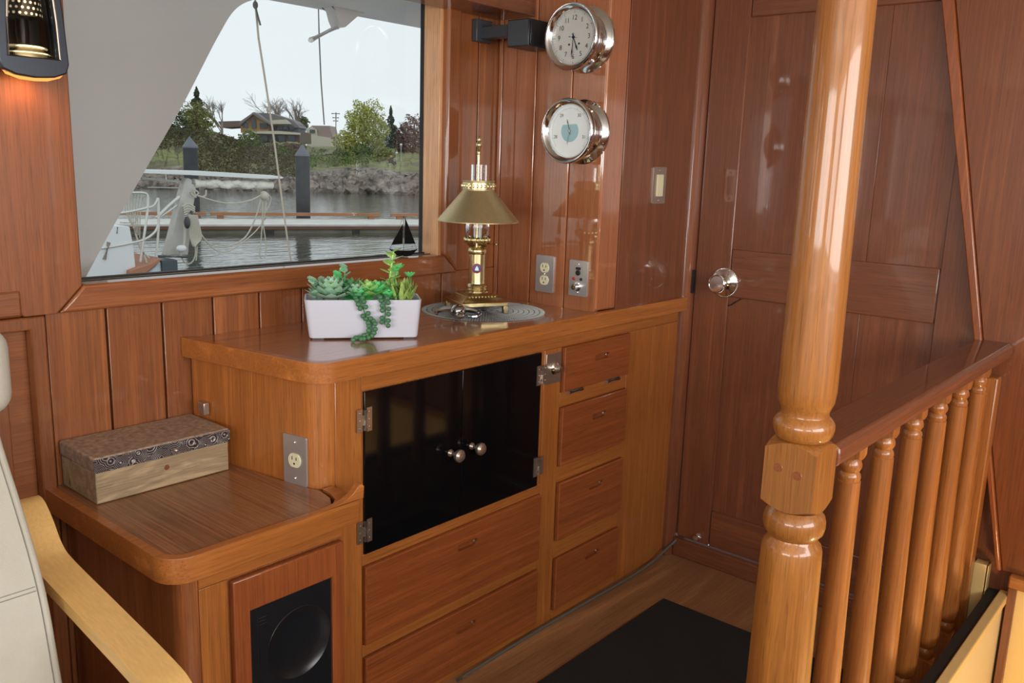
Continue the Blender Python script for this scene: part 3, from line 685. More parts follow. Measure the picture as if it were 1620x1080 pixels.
hand('hour_hand', 157, .040, .0016, .0018, dial, M['bluesteel']); hand('minute_hand', 184, .055, .0013, .0032, dial, M['bluesteel']); hand('second_hand', 278, .020, .0006, .0010, dial, M['bluesteel'])
mb = MB()
for u, z in ((.019, -.018), (-.016, -.019)): MB().lathe([(0, 0), (.0032, 0), (.0028, .0008), (0, .0008)], O+U*u+Z3*z, 14, -X3).build('winding_hole', M['ink'], dial)
bar, dial, c = instrument('barometer', 'chrome barometer with pale blue centre disc, below the clock on the plank wall', 'barometer', 1.479, M['dialw'])
O = c-X3*.0682
mb = MB(); mb.plate([(0.031*math.cos(t), .031*math.sin(t)) for t in np.linspace(math.radians(-215), math.radians(40), 30)], O-X3*.0006, U, Z3, .0005); mb.build('blue_disc', M['bluedisc'], dial)
mb = MB()
for i, s in enumerate(('28', '29', '30', '31')):
    a = math.radians(90-(-108+72*i)); mb.text(s, .013, O+U*(.054*math.cos(a))+Z3*(.054*math.sin(a)), U, Z3, .0004)
for q in range(61):
    a = math.radians(-40+260*q/60); e = U*math.cos(a)+Z3*math.sin(a); n = U*-math.sin(a)+Z3*math.cos(a); s = .0655 if q % 5 else .068; w = .00035
    mb.add([O-X3*.0004+e*.063-n*w, O-X3*.0004+e*s-n*w, O-X3*.0004+e*s+n*w, O-X3*.0004+e*.063+n*w], [(0, 1, 2, 3)])
mb.build('scale', M['ink'], dial, smooth=False, fix=False)
hand('pressure_hand', 343, .036, .0008, .0018, dial, M['ink']); hand('set_hand', 190, .040, .0006, .0030, dial, M['nickel'])

# black bookshelf speaker high in the corner
sp = thing('wall_speaker', 'small black wall speaker high in the corner under the valance', 'speaker', (2.08, 1.74, 1.72))
mb = MB(); mb.box((2.020, 1.700, 1.716), (2.138, 1.782, 1.792)); mb.build('cabinet', M['black'], sp, bevel=.002)
mb = MB(); mb.box((2.026, 1.697, 1.721), (2.132, 1.7005, 1.787)); mb.build('grille', M['black_satin'], sp, bevel=.001)
mb = MB(); mb.box((2.0185, 1.7035, 1.719), (2.0205, 1.7785, 1.789)); mb.build('side_panel', M['dkgrey'], sp, bevel=.0006)
mb = MB(); mb.box((2.040, 1.7815, 1.750), (2.075, 1.9265, 1.785)); mb.box((2.020, 1.905, 1.742), (2.09, 1.9265, 1.806)); mb.build('bracket', M['dkgrey'], sp, bevel=.002)

# ================================================================ WALL SCONCE ON THE STILE
sc = thing('wall_sconce', 'dark grey wall sconce with perforated lit shade behind glass, on the wide stile', 'lamp', (.718, YW-.016, 1.52))
def outl(s, dz=0):
    pts = [(-.064, 1.545), (-.058, 1.527), (-.035, 1.518), (0, 1.515), (.035, 1.518), (.058, 1.527), (.064, 1.545), (.060, 1.62), (.054, 1.70), (.046, 1.77), (.036, 1.81), (.018, 1.825), (-.018, 1.825), (-.036, 1.81), (-.046, 1.77), (-.054, 1.70), (-.060, 1.62)]
    zc = 1.66; return [(.718+x*s, zc+(z-zc)*(1-(1-s)*.55)) for x, z in pts]
pew = plain('pewter casting', srgb(68, 72, 80), .34, .85)
mb = MB(); win = [(.718-.046, 1.552), (.718+.046, 1.552), (.718+.044, 1.62), (.718+.036, 1.72), (.718+.026, 1.78), (.718-.026, 1.78), (.718-.036, 1.72), (.718-.044, 1.62)]
mb.plate(outl(1), (0, 1.832, 0), X3, Z3, .018, [win]); mb.build('front_frame', pew, sc, bevel=.006, seg=3)
mb = MB()
o1, o2 = outl(1.0), outl(.90); n = len(o1); yb = YW-.0165
vs = [V((p[0], 1.8505, p[1])) for p in o1]+[V((p[0], yb, p[1])) for p in o1]+[V((p[0], 1.8505, p[1])) for p in o2]+[V((p[0], yb, p[1])) for p in o2]
fs = []
for i in range(n):
    j = (i+1) % n
    if i in range(1, 5): continue            # open below, light falls on the stile
    fs += [(i, j, n+j, n+i), (2*n+j, 2*n+i, 3*n+i, 3*n+j), (i, 2*n+i, 2*n+j, j), (n+i, n+j, 3*n+j, 3*n+i)]
mb.add(vs, fs); mb.build('housing', pew, sc, fix=True)
mb = MB(); mb.box((.678, yb-.006, 1.55), (.758, yb, 1.79)); mb.build('back_plate', M['nickel'], sc)
mb = MB(); mb.plate(win, (0, 1.847, 0), X3, Z3, .002); mb.build('glass', M['smoke'], sc, smooth=False)
mb = MB(); mb.tube([(a, 1.831, b) for a, b in win], .0022, 6, closed=True); mb.build('inner_rim', M['nickel'], sc)
warm = plain('warm lamp glow', (1, .78, .42, 1), .5, emit=1.5); warm2 = plain('warm lamp dots', (1, .74, .40, 1), .5, emit=1.8); warm3 = plain('amber under light', (1, .42, .10, 1), .5, emit=.55)
SH = V((.718, 1.880, 0))
mb = MB(); mb.lathe([(.036, 1.628), (.034, 1.66), (.030, 1.72), (.022, 1.77), (.020, 1.77), (.028, 1.72), (.032, 1.66), (.034, 1.628)], SH, 32, caps=False); sh = mb.build('perforated_shade', plain('perforated brass shade', srgb(92, 80, 60), .5, .7), sc)
mb = MB()
for row in range(11):
    z = 1.633+row*.0102; r_ = .036-(z-1.628)*.0625 if z < 1.66 else .034-(z-1.66)*.0667
    for k in range(22):
        a = 2*math.pi*(k+.5*(row % 2))/22; e = V((math.cos(a), math.sin(a), 0)); t_ = V((-math.sin(a), math.cos(a), 0)); p = SH+Z3*z+e*(r_+.0004); w = .0026
        mb.add([p+t_*w*math.cos(q)+Z3*w*math.sin(q) for q in np.linspace(0, 2*math.pi, 8)[:-1]], [tuple(range(7))])
po = mb.build('perforations', warm2, sh, smooth=False, fix=False); po['kind'] = 'stuff'
mb = MB(); mb.lathe([(.037, 1.575), (.041, 1.573), (.041, 1.571), (.037, 1.571)], SH, 32, caps=False); mb.lathe([(.042, 1.563), (.045, 1.562), (.045, 1.5605), (.042, 1.5605)], SH, 32, caps=False); mb.build('diffuser', warm, sc)
mb = MB(); mb.lathe([(0, 1.570), (.039, 1.570), (.044, 1.560), (.044, 1.552), (0, 1.552)], SH, 32); mb.build('light_well', M['brass_sat'], sc)
mb = MB(); mb.lathe([(.010, 1.58), (.012, 1.60), (.011, 1.625)], SH, 16); mb.build('bulb_stem', M['nickel'], sc)
mb = MB(); mb.tube([(.718-.060, 1.846, 1.534), (.718-.048, 1.846, 1.5215), (.718-.025, 1.846, 1.514), (.718, 1.846, 1.5125), (.718+.025, 1.846, 1.514), (.718+.048, 1.846, 1.5215), (.718+.060, 1.846, 1.534)], .0034, 8); mb.build('under_light', warm3, sc)
sl = bpy.data.lights.new('sconce down light', 'SPOT'); sl.energy = .9; sl.color = (1, .50, .22); sl.spot_size = math.radians(120); sl.spot_blend = .6; sl.shadow_soft_size = .03
slo = bpy.data.objects.new('sconce down light', sl); C.objects.link(slo); slo.location = (.718, 1.872, 1.530); slo.rotation_euler = (math.radians(12), 0, 0)

# ================================================================ ON THE COUNTER: DOILY, LAMP, FIGURINE, PLANTER, MODEL BOAT
dc = V((1.902, 1.742, ZC)); DR = .176
mb = MB(); rng = random.Random(4)
for ring in range(11):
    r_ = DR*(.10+.90*ring/10.0); n = 20+ring*13
    pts = []
    for k in range(n*2):
        a = math.pi*k/n; rr = r_+(.0068 if k % 2 else -.0055); pts.append(dc+V((rr*math.cos(a), rr*math.sin(a), .0022)))
    mb.tube(pts, .0010, 4, closed=True)
for k in range(30):
    a = 2*math.pi*k/30; e = V((math.cos(a), math.sin(a), 0)); a2 = a+.22; e2 = V((math.cos(a2), math.sin(a2), 0))
    mb.tube([dc+e*DR*.10+Z3*.002, dc+(e*.5+e2*.5)*DR*.55+Z3*.0023, dc+e2*DR*.97+Z3*.002], .0009, 4)
doi = mb.build('lace_doily', M['lace'])
tag(doi, 'round grey lace doily under the brass lamp on the counter', 'doily')
mb = MB(); mb.lathe([(0, .0006), (DR*.985, .0006), (DR*.985, .0014), (0, .0014)], dc, 72); mb.build('backing', M['lace2'], doi)

LX, LY = 1.876, 1.748; zl = ZC+.0036
lamp = thing('table_lamp', 'brass railway style table lamp with cone shade and glass chimney on the doily', 'lamp', (LX, LY, zl))
R_l = Matrix.Translation((LX, LY, 0)) @ Matrix.Rotation(math.radians(-24.6), 4, 'Z')
def lmb(): m = MB(); m.M = R_l; return m
mb = lmb(); hs = .072
def ringsq(h, z): return [(-h, -h, z), (h, -h, z), (h, h, z), (-h, h, z)]
lv = [(hs, zl+.022), (hs, zl+.033), (hs-.004, zl+.035), (hs-.014, zl+.043), (hs-.034, zl+.056), (hs-.040, zl+.0575)]
vs = []; fs = []
for i, (h, z) in enumerate(lv):
    vs += ringsq(h, z)
    if i: fs += [((i-1)*4+k, (i-1)*4+(k+1) % 4, i*4+(k+1) % 4, i*4+k) for k in range(4)]
fs += [(3, 2, 1, 0), tuple((len(lv)-1)*4+k for k in range(4))]
mb.add(vs, fs); base = mb.build('base', M['brass'], lamp, bevel=.0015)
mb = lmb()
for sx in (-1, 1):
    for sy in (-1, 1):
        mb = lmb(); mb.box((min(sx*hs, sx*(hs-.014)), min(sy*hs, sy*(hs-.014)), zl), (max(sx*hs, sx*(hs-.014)), max(sy*hs, sy*(hs-.014)), zl+.0225)); mb.build('foot', M['brass'], base, bevel=.001)
mb = lmb()
for s in range(4):
    rot = Matrix.Rotation(math.pi/2*s, 4, 'Z')
    for k in range(9):
        p = rot @ V((-.040+.010*k, -(hs-.0235), zl+.0492)); mb.M = R_l @ Matrix.Translation(p); mb.ball((0, 0, 0), (.004, .004, .0028), 8, 6)
mb.build('chasing', M['brass'], base)
mb = lmb(); mb.M = Matrix.Translation((LX, LY, 0))
mb.lathe([(.036, zl+.057), (.036, zl+.061), (.030, zl+.064), (.028, zl+.069), (.031, zl+.073), (.029, zl+.078), (.0245, zl+.082), (.0238, zl+.088), (.0235, zl+.168), (.026, zl+.170), (.0275, zl+.177), (.026, zl+.184), (.024, zl+.186)], (0, 0, 0), 40)
col = mb.build('column', M['brass'], lamp)
ce = (EYE-V((LX, LY, EYE.z))); ce.z = 0; ce.normalize(); cu_ = Z3.cross(ce).normalized()
bc = V((LX, LY, zl+.128))+ce*.0238
mb = MB(); mb.lathe([(0, 0), (.0145, 0), (.0145, .0015), (.012, .002), (0, .002)], bc, 24, ce); bd = mb.build('medallion', M['bluep'], col)
mb = MB(); mb.tube([bc+ce*.002+cu_*.0125*math.cos(a)+Z3*.0125*math.sin(a) for a in np.linspace(0, 2*math.pi, 25)[:-1]], .0016, 6, closed=True); mb.build('red_ring', M['redp'], bd)
mb = MB(); mb.plate([(-.006, -.006), (.006, -.006), (.004, .002), (0, .008), (-.004, .002)], bc+ce*.0027, cu_, Z3, .0006); mb.build('crest', M['dialw'], bd)
mb = MB(); mb.lathe([(.020, zl+.186), (.030, zl+.194), (.034, zl+.205), (.033, zl+.214), (.030, zl+.216), (.028, zl+.208), (.018, zl+.192)], (LX, LY, 0), 32)
for k in range(16):
    a = 2*math.pi*k/16; mb.ball((LX+.034*math.cos(a), LY+.034*math.sin(a), zl+.210), (.0065, .0065, .010), 8, 6)
bu = mb.build('burner', M['brass'], lamp)
kd = (cu_*.9+ce*.3).normalized()
mb = MB(); kp = V((LX, LY, zl+.199)); mb.tube([kp+kd*.028, kp+kd*.058], .0016, 6); mb.lathe([(0, 0), (.006, .001), (.006, .003), (0, .004)], kp+kd*.057, 14, kd); mb.build('wick_key', M['brass'], bu)
mb = MB(); mb.lathe([(.024, zl+.212), (.034, zl+.225), (.037, zl+.245), (.034, zl+.268), (.026, zl+.295), (.0235, zl+.32), (.0235, zl+.424)], (LX, LY, 0), 36, caps=False); mb.build('chimney', M['chim'], lamp, fix=False)
mb = MB(); mb.lathe([(.012, zl+.186), (.012, zl+.252), (.010, zl+.255)], (LX, LY, 0), 20); mb.build('candle_sleeve', M['dialw'], lamp)
zs0, zs1, zs2 = zl+.263, zl+.352, zl+.376
mb = MB(); mb.lathe([(.1185, zs0), (.1185, zs0+.002), (.046, zs1), (.0455, zs2), (.0475, zs2+.0015), (.0475, zs2+.003), (.044, zs2+.003), (.044, zs1), (.116, zs0)], (LX, LY, 0), 64, caps=False); shd = mb.build('shade', M['brass_sat'], lamp)
mb = MB(); mb.lathe([(.0478, zs1+.003), (.0486, zs1+.004), (.0486, zs2-.003), (.0478, zs2-.002)], (LX, LY, 0), 48, caps=False)
for k in range(28):
    a = 2*math.pi*k/28; mb.ball((LX+.0484*math.cos(a), LY+.0484*math.sin(a), (zs1+zs2)/2), (.003, .003, .006), 6, 5)
mb.build('shade_gallery', M['brass'], shd)
fp = V((LX, LY, 0))+ce*.030-cu_*.002
mb = MB(); mb.lathe([(.0042, zl+.19), (.0042, zl+.452), (.006, zl+.454), (.0065, zl+.460), (.004, zl+.464), (.0048, zl+.468), (.0085, zl+.476), (.0085, zl+.482), (.0045, zl+.488), (.006, zl+.492), (.005, zl+.498), (.0022, zl+.503), (0, zl+.504)], fp, 20); mb.build('finial_rod', M['brass'], lamp)

# silver figurine in front of the lamp
fgp = at_z(724, 502, ZC+.004); FG = thing('figurine', 'small silver horned skull figurine lying on the doily', 'figurine', tuple(fgp))
fu = cu_; fv = ce
mb = MB(); mb.M = Matrix.Translation(fgp) @ Matrix((( fu.x, fv.x, 0, 0), (fu.y, fv.y, 0, 0), (0, 0, 1, 0), (0, 0, 0, 1)))
mb.ball((0, 0, .020), (.024, .024, .018), 16, 10); mb.ball((.006, .032, .012), (.014, .022, .011), 12, 8); mb.ball((-.012, .012, .020), (.009, .009, .010), 10, 8); mb.ball((.013, .010, .019), (.009, .009, .010), 10, 8)
mb.build('skull', M['silver'], FG)
for s in (-1, 1):
    mb = MB(); mb.M = Matrix.Translation(fgp) @ Matrix(((fu.x, fv.x, 0, 0), (fu.y, fv.y, 0, 0), (0, 0, 1, 0), (0, 0, 0, 1)))
    pts = bez([(s*.012, 0, .024), (s*.030, -.004, .024), (s*.050, 0, .020), (s*.060, .012, .016), (s*.056, .022, .012)] if s < 0 else [(.012, 0, .024), (.032, -.006, .022), (.054, -.002, .018), (.062, .010, .012), (.050, .022, .008), (.030, .018, .008)], 5)
    n = len(pts); mb.tube(pts, [.0095*(1-.60*i/(n-1)) for i in range(n)], 8); mb.build('horn', M['silver'], FG)
mb = MB(); mb.M = Matrix.Translation(fgp) @ Matrix(((fu.x, fv.x, 0, 0), (fu.y, fv.y, 0, 0), (0, 0, 1, 0), (0, 0, 0, 1)))
for s in (-1, 1): mb.ball((s*.010, .0195, .020), (.005, .004, .005), 8, 6)
mb.build('eye_sockets', M['dark'], FG)

# model sailing boat on the window sill
q = at_y(638, 400, YW+.022); mbt = thing('model_sailboat', 'small black model sailing boat on the window sill', 'model boat', (q.x, YW+.022, 1.0992))
BX = V((q.x, YW+.022, 1.0992)); bu_ = RT.copy(); bu_.z = 0; bu_.normalize(); bn = Z3.cross(bu_)
Bm = Matrix.Translation(BX) @ Matrix(((bu_.x, bn.x, 0, 0), (bu_.y, bn.y, 0, 0), (0, 0, 1, 0), (0, 0, 0, 1)))
mb = MB(); mb.M = Bm
prof = [(-.042, .022), (-.028, .010), (-.010, .001), (.012, .001), (.028, .008), (.043, .024), (.020, .019), (-.020, .018)]
mb.plate(prof, (0, -.006, 0), X3, Z3, .012); mb.build('hull', M['iron'], mbt, bevel=.002)
mb = MB(); mb.M = Bm; mb.tube([(.001, 0, .018), (.001, 0, .122)], .0011, 6); mb.tube([(-.008, 0, .1185), (.010, 0, .1185)], .0008, 6); mb.build('mast', M['nickel'], mbt)
mb = MB(); mb.M = Bm; mb.plate([(.003, .038), (.036, .040), (.022, .075), (.005, .116)], (0, -.001, 0), X3, Z3, .002); mb.build('mainsail', M['iron'], mbt)
mb = MB(); mb.M = Bm; mb.plate([(-.036, .034), (-.002, .038), (-.002, .098)], (0, -.001, 0), X3, Z3, .002); mb.build('jib', M['iron'], mbt)
mb = MB(); mb.M = Bm
for a, b in (((.001, 0, .121), (.040, 0, .024)), ((.001, 0, .121), (-.040, 0, .022)), ((.026, 0, .020), (.026, 0, .034)), ((.020, 0, .030), (.029, 0, .032))): mb.tube([a, b], .0005, 4)
mb.build('rigging', M['iron'], mbt)

# planter with artificial succulents
pa, pb = V((1.257, 1.721, 0)), V((1.468, 1.562, 0)); pu = (pb-pa).normalized(); pn = Z3.cross(pu)   # pn points to the window
PW = (pb-pa).length
plt = thing('succulent_planter', 'white rectangular planter of artificial succulents on the counter', 'planter', tuple((pa+pb)/2+pn*.045+Z3*ZC))
PM = Matrix.Translation(V(((pa.x+pb.x)/2, (pa.y+pb.y)/2, ZC))) @ Matrix(((pu.x, pn.x, 0, 0), (pu.y, pn.y, 0, 0), (0, 0, 1, 0), (0, 0, 0, 1)))
def pmb(): m = MB(); m.M = PM; return m
PD, PH = .098, .099; hw = PW/2
def rr3(w0, w1, d0, d1, z, r, n=4): return [(x, y, z) for x, y in rrect(w0, d0, w1, d1, r, n)]
mb = pmb(); loops = [rr3(-hw+.002, hw-.002, .002, PD-.002, .0045, .010), rr3(-hw, hw, 0, PD, .008, .012), rr3(-hw-.010, hw+.008, -.008, PD+.008, PH-.001, .014), rr3(-hw-.0092, hw+.0072, -.0072, PD+.0072, PH, .013), rr3(-hw-.006, hw+.004, -.004, PD+.004, PH, .011), rr3(-hw-.004, hw+.002, -.002, PD+.002, PH-.022, .011)]
vs = [p for l in loops for p in l]; k = len(loops[0]); fs = [tuple(range(k))[::-1], tuple((len(loops)-1)*k+i for i in range(k))]
for l in range(len(loops)-1): fs += [(l*k+i, l*k+(i+1) % k, (l+1)*k+(i+1) % k, (l+1)*k+i) for i in range(k)]
mb.add(vs, fs); pot = mb.build('pot', M['white_cer'], plt)
for u, w in ((-hw+.022, .010), (hw-.022, .010), (-hw+.022, PD-.02), (hw-.022, PD-.02)):
    mb = pmb(); mb.box((u-.014, w-.006, .0003), (u+.014, w+.006, .006)); mb.build('rubber_foot', M['black'], pot)
G = lambda n, r_, g_, b_: plain(n, srgb(r_, g_, b_), .5, noise=.18, nscale=120)
gB, gL, gD, gY, gM = G('blue green leaf', 164, 206, 178), G('light green leaf', 190, 232, 140), G('deep green leaf', 96, 158, 104), G('yellow green leaf', 164, 190, 104), G('mint leaf', 112, 222, 142)
gT = G('dark green bead leaf', 66, 116, 78)
def leaf(mb, base, d, L, w, curl=.25, th=.0022, tip=.0):
    """a fleshy pointed leaf from base along d, rising towards its tip"""
    d = V(d).normalized(); a = d.cross(Z3)
    if a.length < .05: a = X3.copy()
    a.normalize(); up = a.cross(d); vs = []; fs = []; n = 6
    for i in range(n+1):
        t = i/n; c = base+d*(L*t)+up*(curl*L*t*t); ww = w*(math.sin(math.pi*min(1, t*.80+.14))**.8)*(1 if t < 1 else .12); h = th*(1-.6*t)
        vs += [c-a*ww, c-up*h, c+a*ww, c+up*h*.6]
    for i in range(n): fs += [(i*4+k, i*4+(k+1) % 4, i*4+4+(k+1) % 4, i*4+4+k) for k in range(4)]
    fs += [(3, 2, 1, 0), (n*4, n*4+1, n*4+2, n*4+3)]; mb.add(vs, fs)
def rosette(nm, mat, c, R, layers, w, tilt0, tilt1, curl=.2, n0=9, th=.0022):
    mb = pmb()
    for l in range(layers):
        f = l/max(1, layers-1); el = math.radians(tilt0+(tilt1-tilt0)*f); n = max(4, n0-l); L = R*(1-.55*f)
        for k in range(n):
            a = 2*math.pi*(k+.5*(l % 2))/n+l*.3; leaf(mb, V(c)+Z3*(.004*l), (math.cos(a)*math.cos(el), math.sin(a)*math.cos(el), math.sin(el)), L, w*(1-.35*f), curl, th)
    return mb.build(nm, mat, plt, angle=60)
zt = PH-.004
rosette('rosette_succulent', gB, (-.078, .028, zt+.004), .064, 6, .0165, 4, 78, .25, 12)
rosette('rosette_heart', gL, (-.078, .026, zt+.020), .036, 4, .0105, 30, 80, .1, 8)
rosette('agave_succulent', gD, (-.030, .055, zt+.004), .070, 5, .0100, 24, 74, -.15, 9)
rosette('broad_leaf_succulent', gL, (.012, .050, zt+.006), .060, 4, .0165, 14, 64, .1, 8)
rosette('flat_rosette_succulent', gM, (-.012, .022, zt+.000), .044, 4, .0135, 4, 60, .1, 9)
# upright jade sprigs with round leaves
def sprig(nm, mat, c, H, n, r_, lean=(0, 0)):
    mb = pmb(); c = V(c); top = c+V((lean[0], lean[1], H)); mb.tube([c, (c+top)/2+V((.002, 0, 0)), top], .0018, 6)
    for i in range(n):
        t = (i+1)/n; p = c+(top-c)*t; a = i*2.4
        leaf(mb, p, (math.cos(a)*.85, math.sin(a)*.85, .5), r_*1.9, r_*.95, .12, .003)
    return mb.build(nm, mat, plt, angle=60)
rosette('rosette_succulent', gB, (-.020, .030, zt+.010), .040, 4, .012, 10, 70, .2, 9)
rosette('agave_succulent', gM, (.034, .045, zt+.010), .050, 4, .010, 26, 70, .0, 8)
rosette('broad_leaf_succulent', gM, (.060, .024, zt+.004), .036, 3, .012, 10, 60, .1, 8)
sprig('jade_sprig', gB, (-.112, .040, zt-.01), .055, 8, .012, (-.008, 0)); sprig('jade_sprig', gM, (-.062, .062, zt-.01), .074, 9, .012, (.004, .004)); sprig('jade_sprig', gB, (-.048, .066, zt-.01), .084, 8, .011, (.004, 0)); sprig('jade_sprig', gB, (-.098, .052, zt-.01), .050, 7, .011, (.0, 0))
# tall pale variegated stem
mb = pmb(); c = V((.070, .050, zt-.01)); mb.tube([c, c+V((-.004, 0, .06)), c+V((.004, 0, .126))], .0026, 7)
for i in range(17):
    t = .12+.88*i/16; p = c+V((.006*t*t-.003*t, 0, .126*t)); a = i*1.9+.3; leaf(mb, p, (math.cos(a), math.sin(a), .55), .038-.010*t, .0125, -.1, .0016)
mb.build('tall_leafy_stem', gL, plt, angle=60)
# grass-like aloe clump at the right
mb = pmb(); rg = random.Random(7)
for i in range(60):
    a = rg.uniform(0, 6.28); el = rg.uniform(.9, 1.45); L = rg.uniform(.038, .062); b = V((.098+rg.uniform(-.020, .018), .042+rg.uniform(-.024, .024), zt-.006))
    leaf(mb, b, (math.cos(a)*math.cos(el), math.sin(a)*math.cos(el), math.sin(el)), L, .0055, .06, .0022)
mb.build('aloe_clump', gY, plt, angle=60)
for cx_, cy_2, h in ((.078, .040, .074), (.088, .052, .080), (.114, .038, .062)):
    mb = pmb(); b = V((cx_, cy_2, zt-.006)); mb.tube([b, b+Z3*h], .0016, 6)
    for k in range(11): a = 2*math.pi*k/11; leaf(mb, b+Z3*h, (math.cos(a), math.sin(a), .45), .018, .0055, .2, .001)
    mb.build('flower_stalk', gM, plt, angle=60)
# two trailing strings of round leaves over the front
def trail(pts, n, nm):
    P = bez(pts, 8); mb = pmb(); mb.tube(P, .0016, 6); rg = random.Random(len(pts))
    for i in range(n):
        p = P[int(i*(len(P)-1)/(n-1))]; s = (-1)**i; o_ = V((s*.0078, -.003+rg.uniform(-.003, .002), rg.uniform(-.002, .002)))
        mb.ball(p+o_, (.0062, .0045, .0062), 8, 6)
    mb.build(nm, gT, plt)
trail([(-.014, .012, PH+.004), (-.012, -.010, PH+.006), (-.006, -.0165, PH-.010), (.004, -.015, PH-.038), (.016, -.013, .048), (.018, -.012, .028), (.010, -.014, .014), (-.008, -.022, .010), (-.020, -.030, .008)], 30, 'trailing_stem')
trail([(.044, .012, PH+.004), (.047, -.010, PH+.006), (.050, -.0165, PH-.012), (.050, -.0155, PH-.038), (.049, -.0145, PH-.060)], 15, 'trailing_stem')
mb = pmb(); mb.box((-hw+.004, .004, PH-.028), (hw-.006, PD-.004, PH-.020)); mb.build('moss', gD, pot)
# ================================================================ RECLINER AT THE LEFT
ch = thing('armchair', 'cream leather armchair with bent beech armrests in front of the low cabinet', 'armchair', (.25, 1.2, 0))
def offset(path, t):
    out = []
    for i, p in enumerate(path):
        a = path[max(i-1, 0)]; b = path[min(i+1, len(path)-1)]; d = V((b[0]-a[0], b[1]-a[1], 0)).normalized(); out.append((p[0]-d.y*t, p[1]+d.x*t))
    return out
def curve2(pts, n=6): return [(p.x, p.y) for p in bez([(a, b, 0) for a, b in pts], n)]
bk = curve2([(-1.32, .46), (-1.346, .555), (-1.372, .665), (-1.402, .738), (-1.452, .819), (-1.512, .905), (-1.535, .950)], 4)
mb = MB(); mb.plate(bk+offset(bk, -.075)[::-1] if offset(bk, -.075)[0][0] < bk[0][0] else bk+offset(bk, .075)[::-1], (0, 0, 0), -Y3, Z3, .485);
mb.v = [p+V((.015, 0, 0)) for p in mb.v]; back = mb.build('backrest', M['leather'], ch, bevel=.016, seg=4)
mb = MB()
for dz in (0, .006):
    zz = .700+dz; yy = 1.386+.45*(zz-.70); mb.tube([(.03, yy-.0014, zz), (.25, yy-.0016, zz), (.485, yy-.0014, zz)], .0010, 5)
edge = [V((.487, -u-.0008, w)) for u, w in bk[2:-2]]; mb.tube(edge, .0010, 5); mb.build('stitching', M['thread'], back)
hp = curve2([(-1.500, .955), (-1.484, .985), (-1.474, 1.02), (-1.478, 1.06), (-1.500, 1.092), (-1.53, 1.10)], 4)
mb = MB(); mb.box((.02, 1.475, .962), (.516, 1.575, 1.105)); mb.build('headrest', M['leather'], ch, bevel=.035, seg=5)
mb = MB(); mb.box((.02, .80, .36), (.495, 1.33, .47)); mb.build('seat', M['leather'], ch, bevel=.03, seg=4)
ap = curve2([(-1.66, .70), (-1.635, .758), (-1.60, .764), (-1.565, .738), (-1.53, .700), (-1.485, .684), (-1.32, .661), (-1.16, .638), (-1.10, .622), (-1.062, .585), (-1.05, .52), (-1.06, .30), (-1.075, .06)], 5)
for x in (.585, .045):
    lo = offset(ap, -.022); poly = ap+lo[::-1]
    mb = MB(); mb.plate(poly, (x-.06, 0, 0), -Y3, Z3, .06); mb.build('armrest', W['bch'], ch, bevel=.003, seg=2)
for x in (.527, -.013): mb = MB(); mb.box((x, .98, .0005), (x+.056, 1.70, .03)); mb.box((x+.004, 1.60, .03), (x+.052, 1.66, .70)); mb.build('runner', W['bch'], ch, bevel=.004)
mb = MB(); mb.box((.03, 1.28, .30), (.526, 1.34, .35)); mb.build('cross_rail', W['bch'], ch, bevel=.004)

# ================================================================ STAIR RAILING
NX, NY = 1.362, .530
newel = None
mb = MB(); c = (NX, NY, 0); S = 40
mb.lathe([(.0545, 0.0), (.0545, .03), (.0535, .45), (.0505, .735), (.0495, .765), (.047, .774), (.041, .781), (.0395, .786), (.042, .790), (.0485, .797), (.0505, .807), (.0505, .817), (.048, .826), (.043, .832), (.040, .836)], c, S)
mb.turned_block((NX, NY), .0435, .836, .957, .036, .013)
mb.lathe([(.040, .957), (.043, .960), (.0465, .966), (.0490, .976), (.0488, .984), (.0440, .992), (.0385, .997), (.0375, 1.002), (.040, 1.010), (.0445, 1.020), (.0465, 1.040), (.0462, 1.10), (.0440, 1.40), (.0418, 1.70), (.0405, 2.057)], c, S)
newel = tag(mb.build('newel_post', W['honz']), 'thick turned honey teak post at the end of the stair railing', 'post')
for y, z in ((.515, .905), (.548, .911)):
    mb = MB(); mb.lathe([(0, 0), (.0075, 0), (.0070, .0008), (0, .0008)], (NX-.0435, y, z), 16, (-1, 0, 0)); mb.build('wood_plug', W['drwx'], newel)
mb = MB(); mb.plate([(.4825+.006, .9045), (.572, .9045), (.5785, .911), (.5785, .938), (.572, .9445), (.49, .9445), (.4825, .937), (.4805, .920), (.4825, .910)], (2.659, 0, 0), Y3, Z3, 2.659-NX-.0425)
hr = tag(mb.build('handrail', W['dorx'], bevel=.003, seg=2), 'teak handrail running from the thick post to the slanting panel', 'handrail')
names = ['nearest the thick post', 'second from the thick post', 'third from the thick post', 'fourth from the thick post', 'fifth from the thick post', 'sixth and last before the wall post']
first = None
for i in range(6):
    x = 1.592+.1868*i
    if first is None:
        c = (x, NY-.006, 0); mb = MB()
        mb.turned_block((x, NY-.006), .0205, .868, .9040, .017, .006, per=8)
        mb.lathe([(.0165, .868), (.0185, .864), (.0205, .858), (.0205, .852), (.0175, .846), (.0165, .843), (.0195, .838), (.0205, .833), (.0195, .828), (.0195, .826), (.021, .8245), (.0225, .60), (.0275, .30), (.0290, .185), (.027, .176), (.020, .168), (.019, .164), (.023, .158), (.024, .150), (.022, .142), (.019, .136)], c, 28)
        mb.turned_block((x, NY-.006), .026, 0.0, .136, .0185, .007, per=8)
        first = mb.build('baluster', W['honz'] if 0 else W['orgz'], angle=30); b = first
    else:
        b = first.copy(); C.objects.link(b); b.location = V(first.location)+V((.1868*i, 0, 0))
    tag(b, 'turned teak baluster, '+names[i], 'baluster', 'balusters under the handrail')
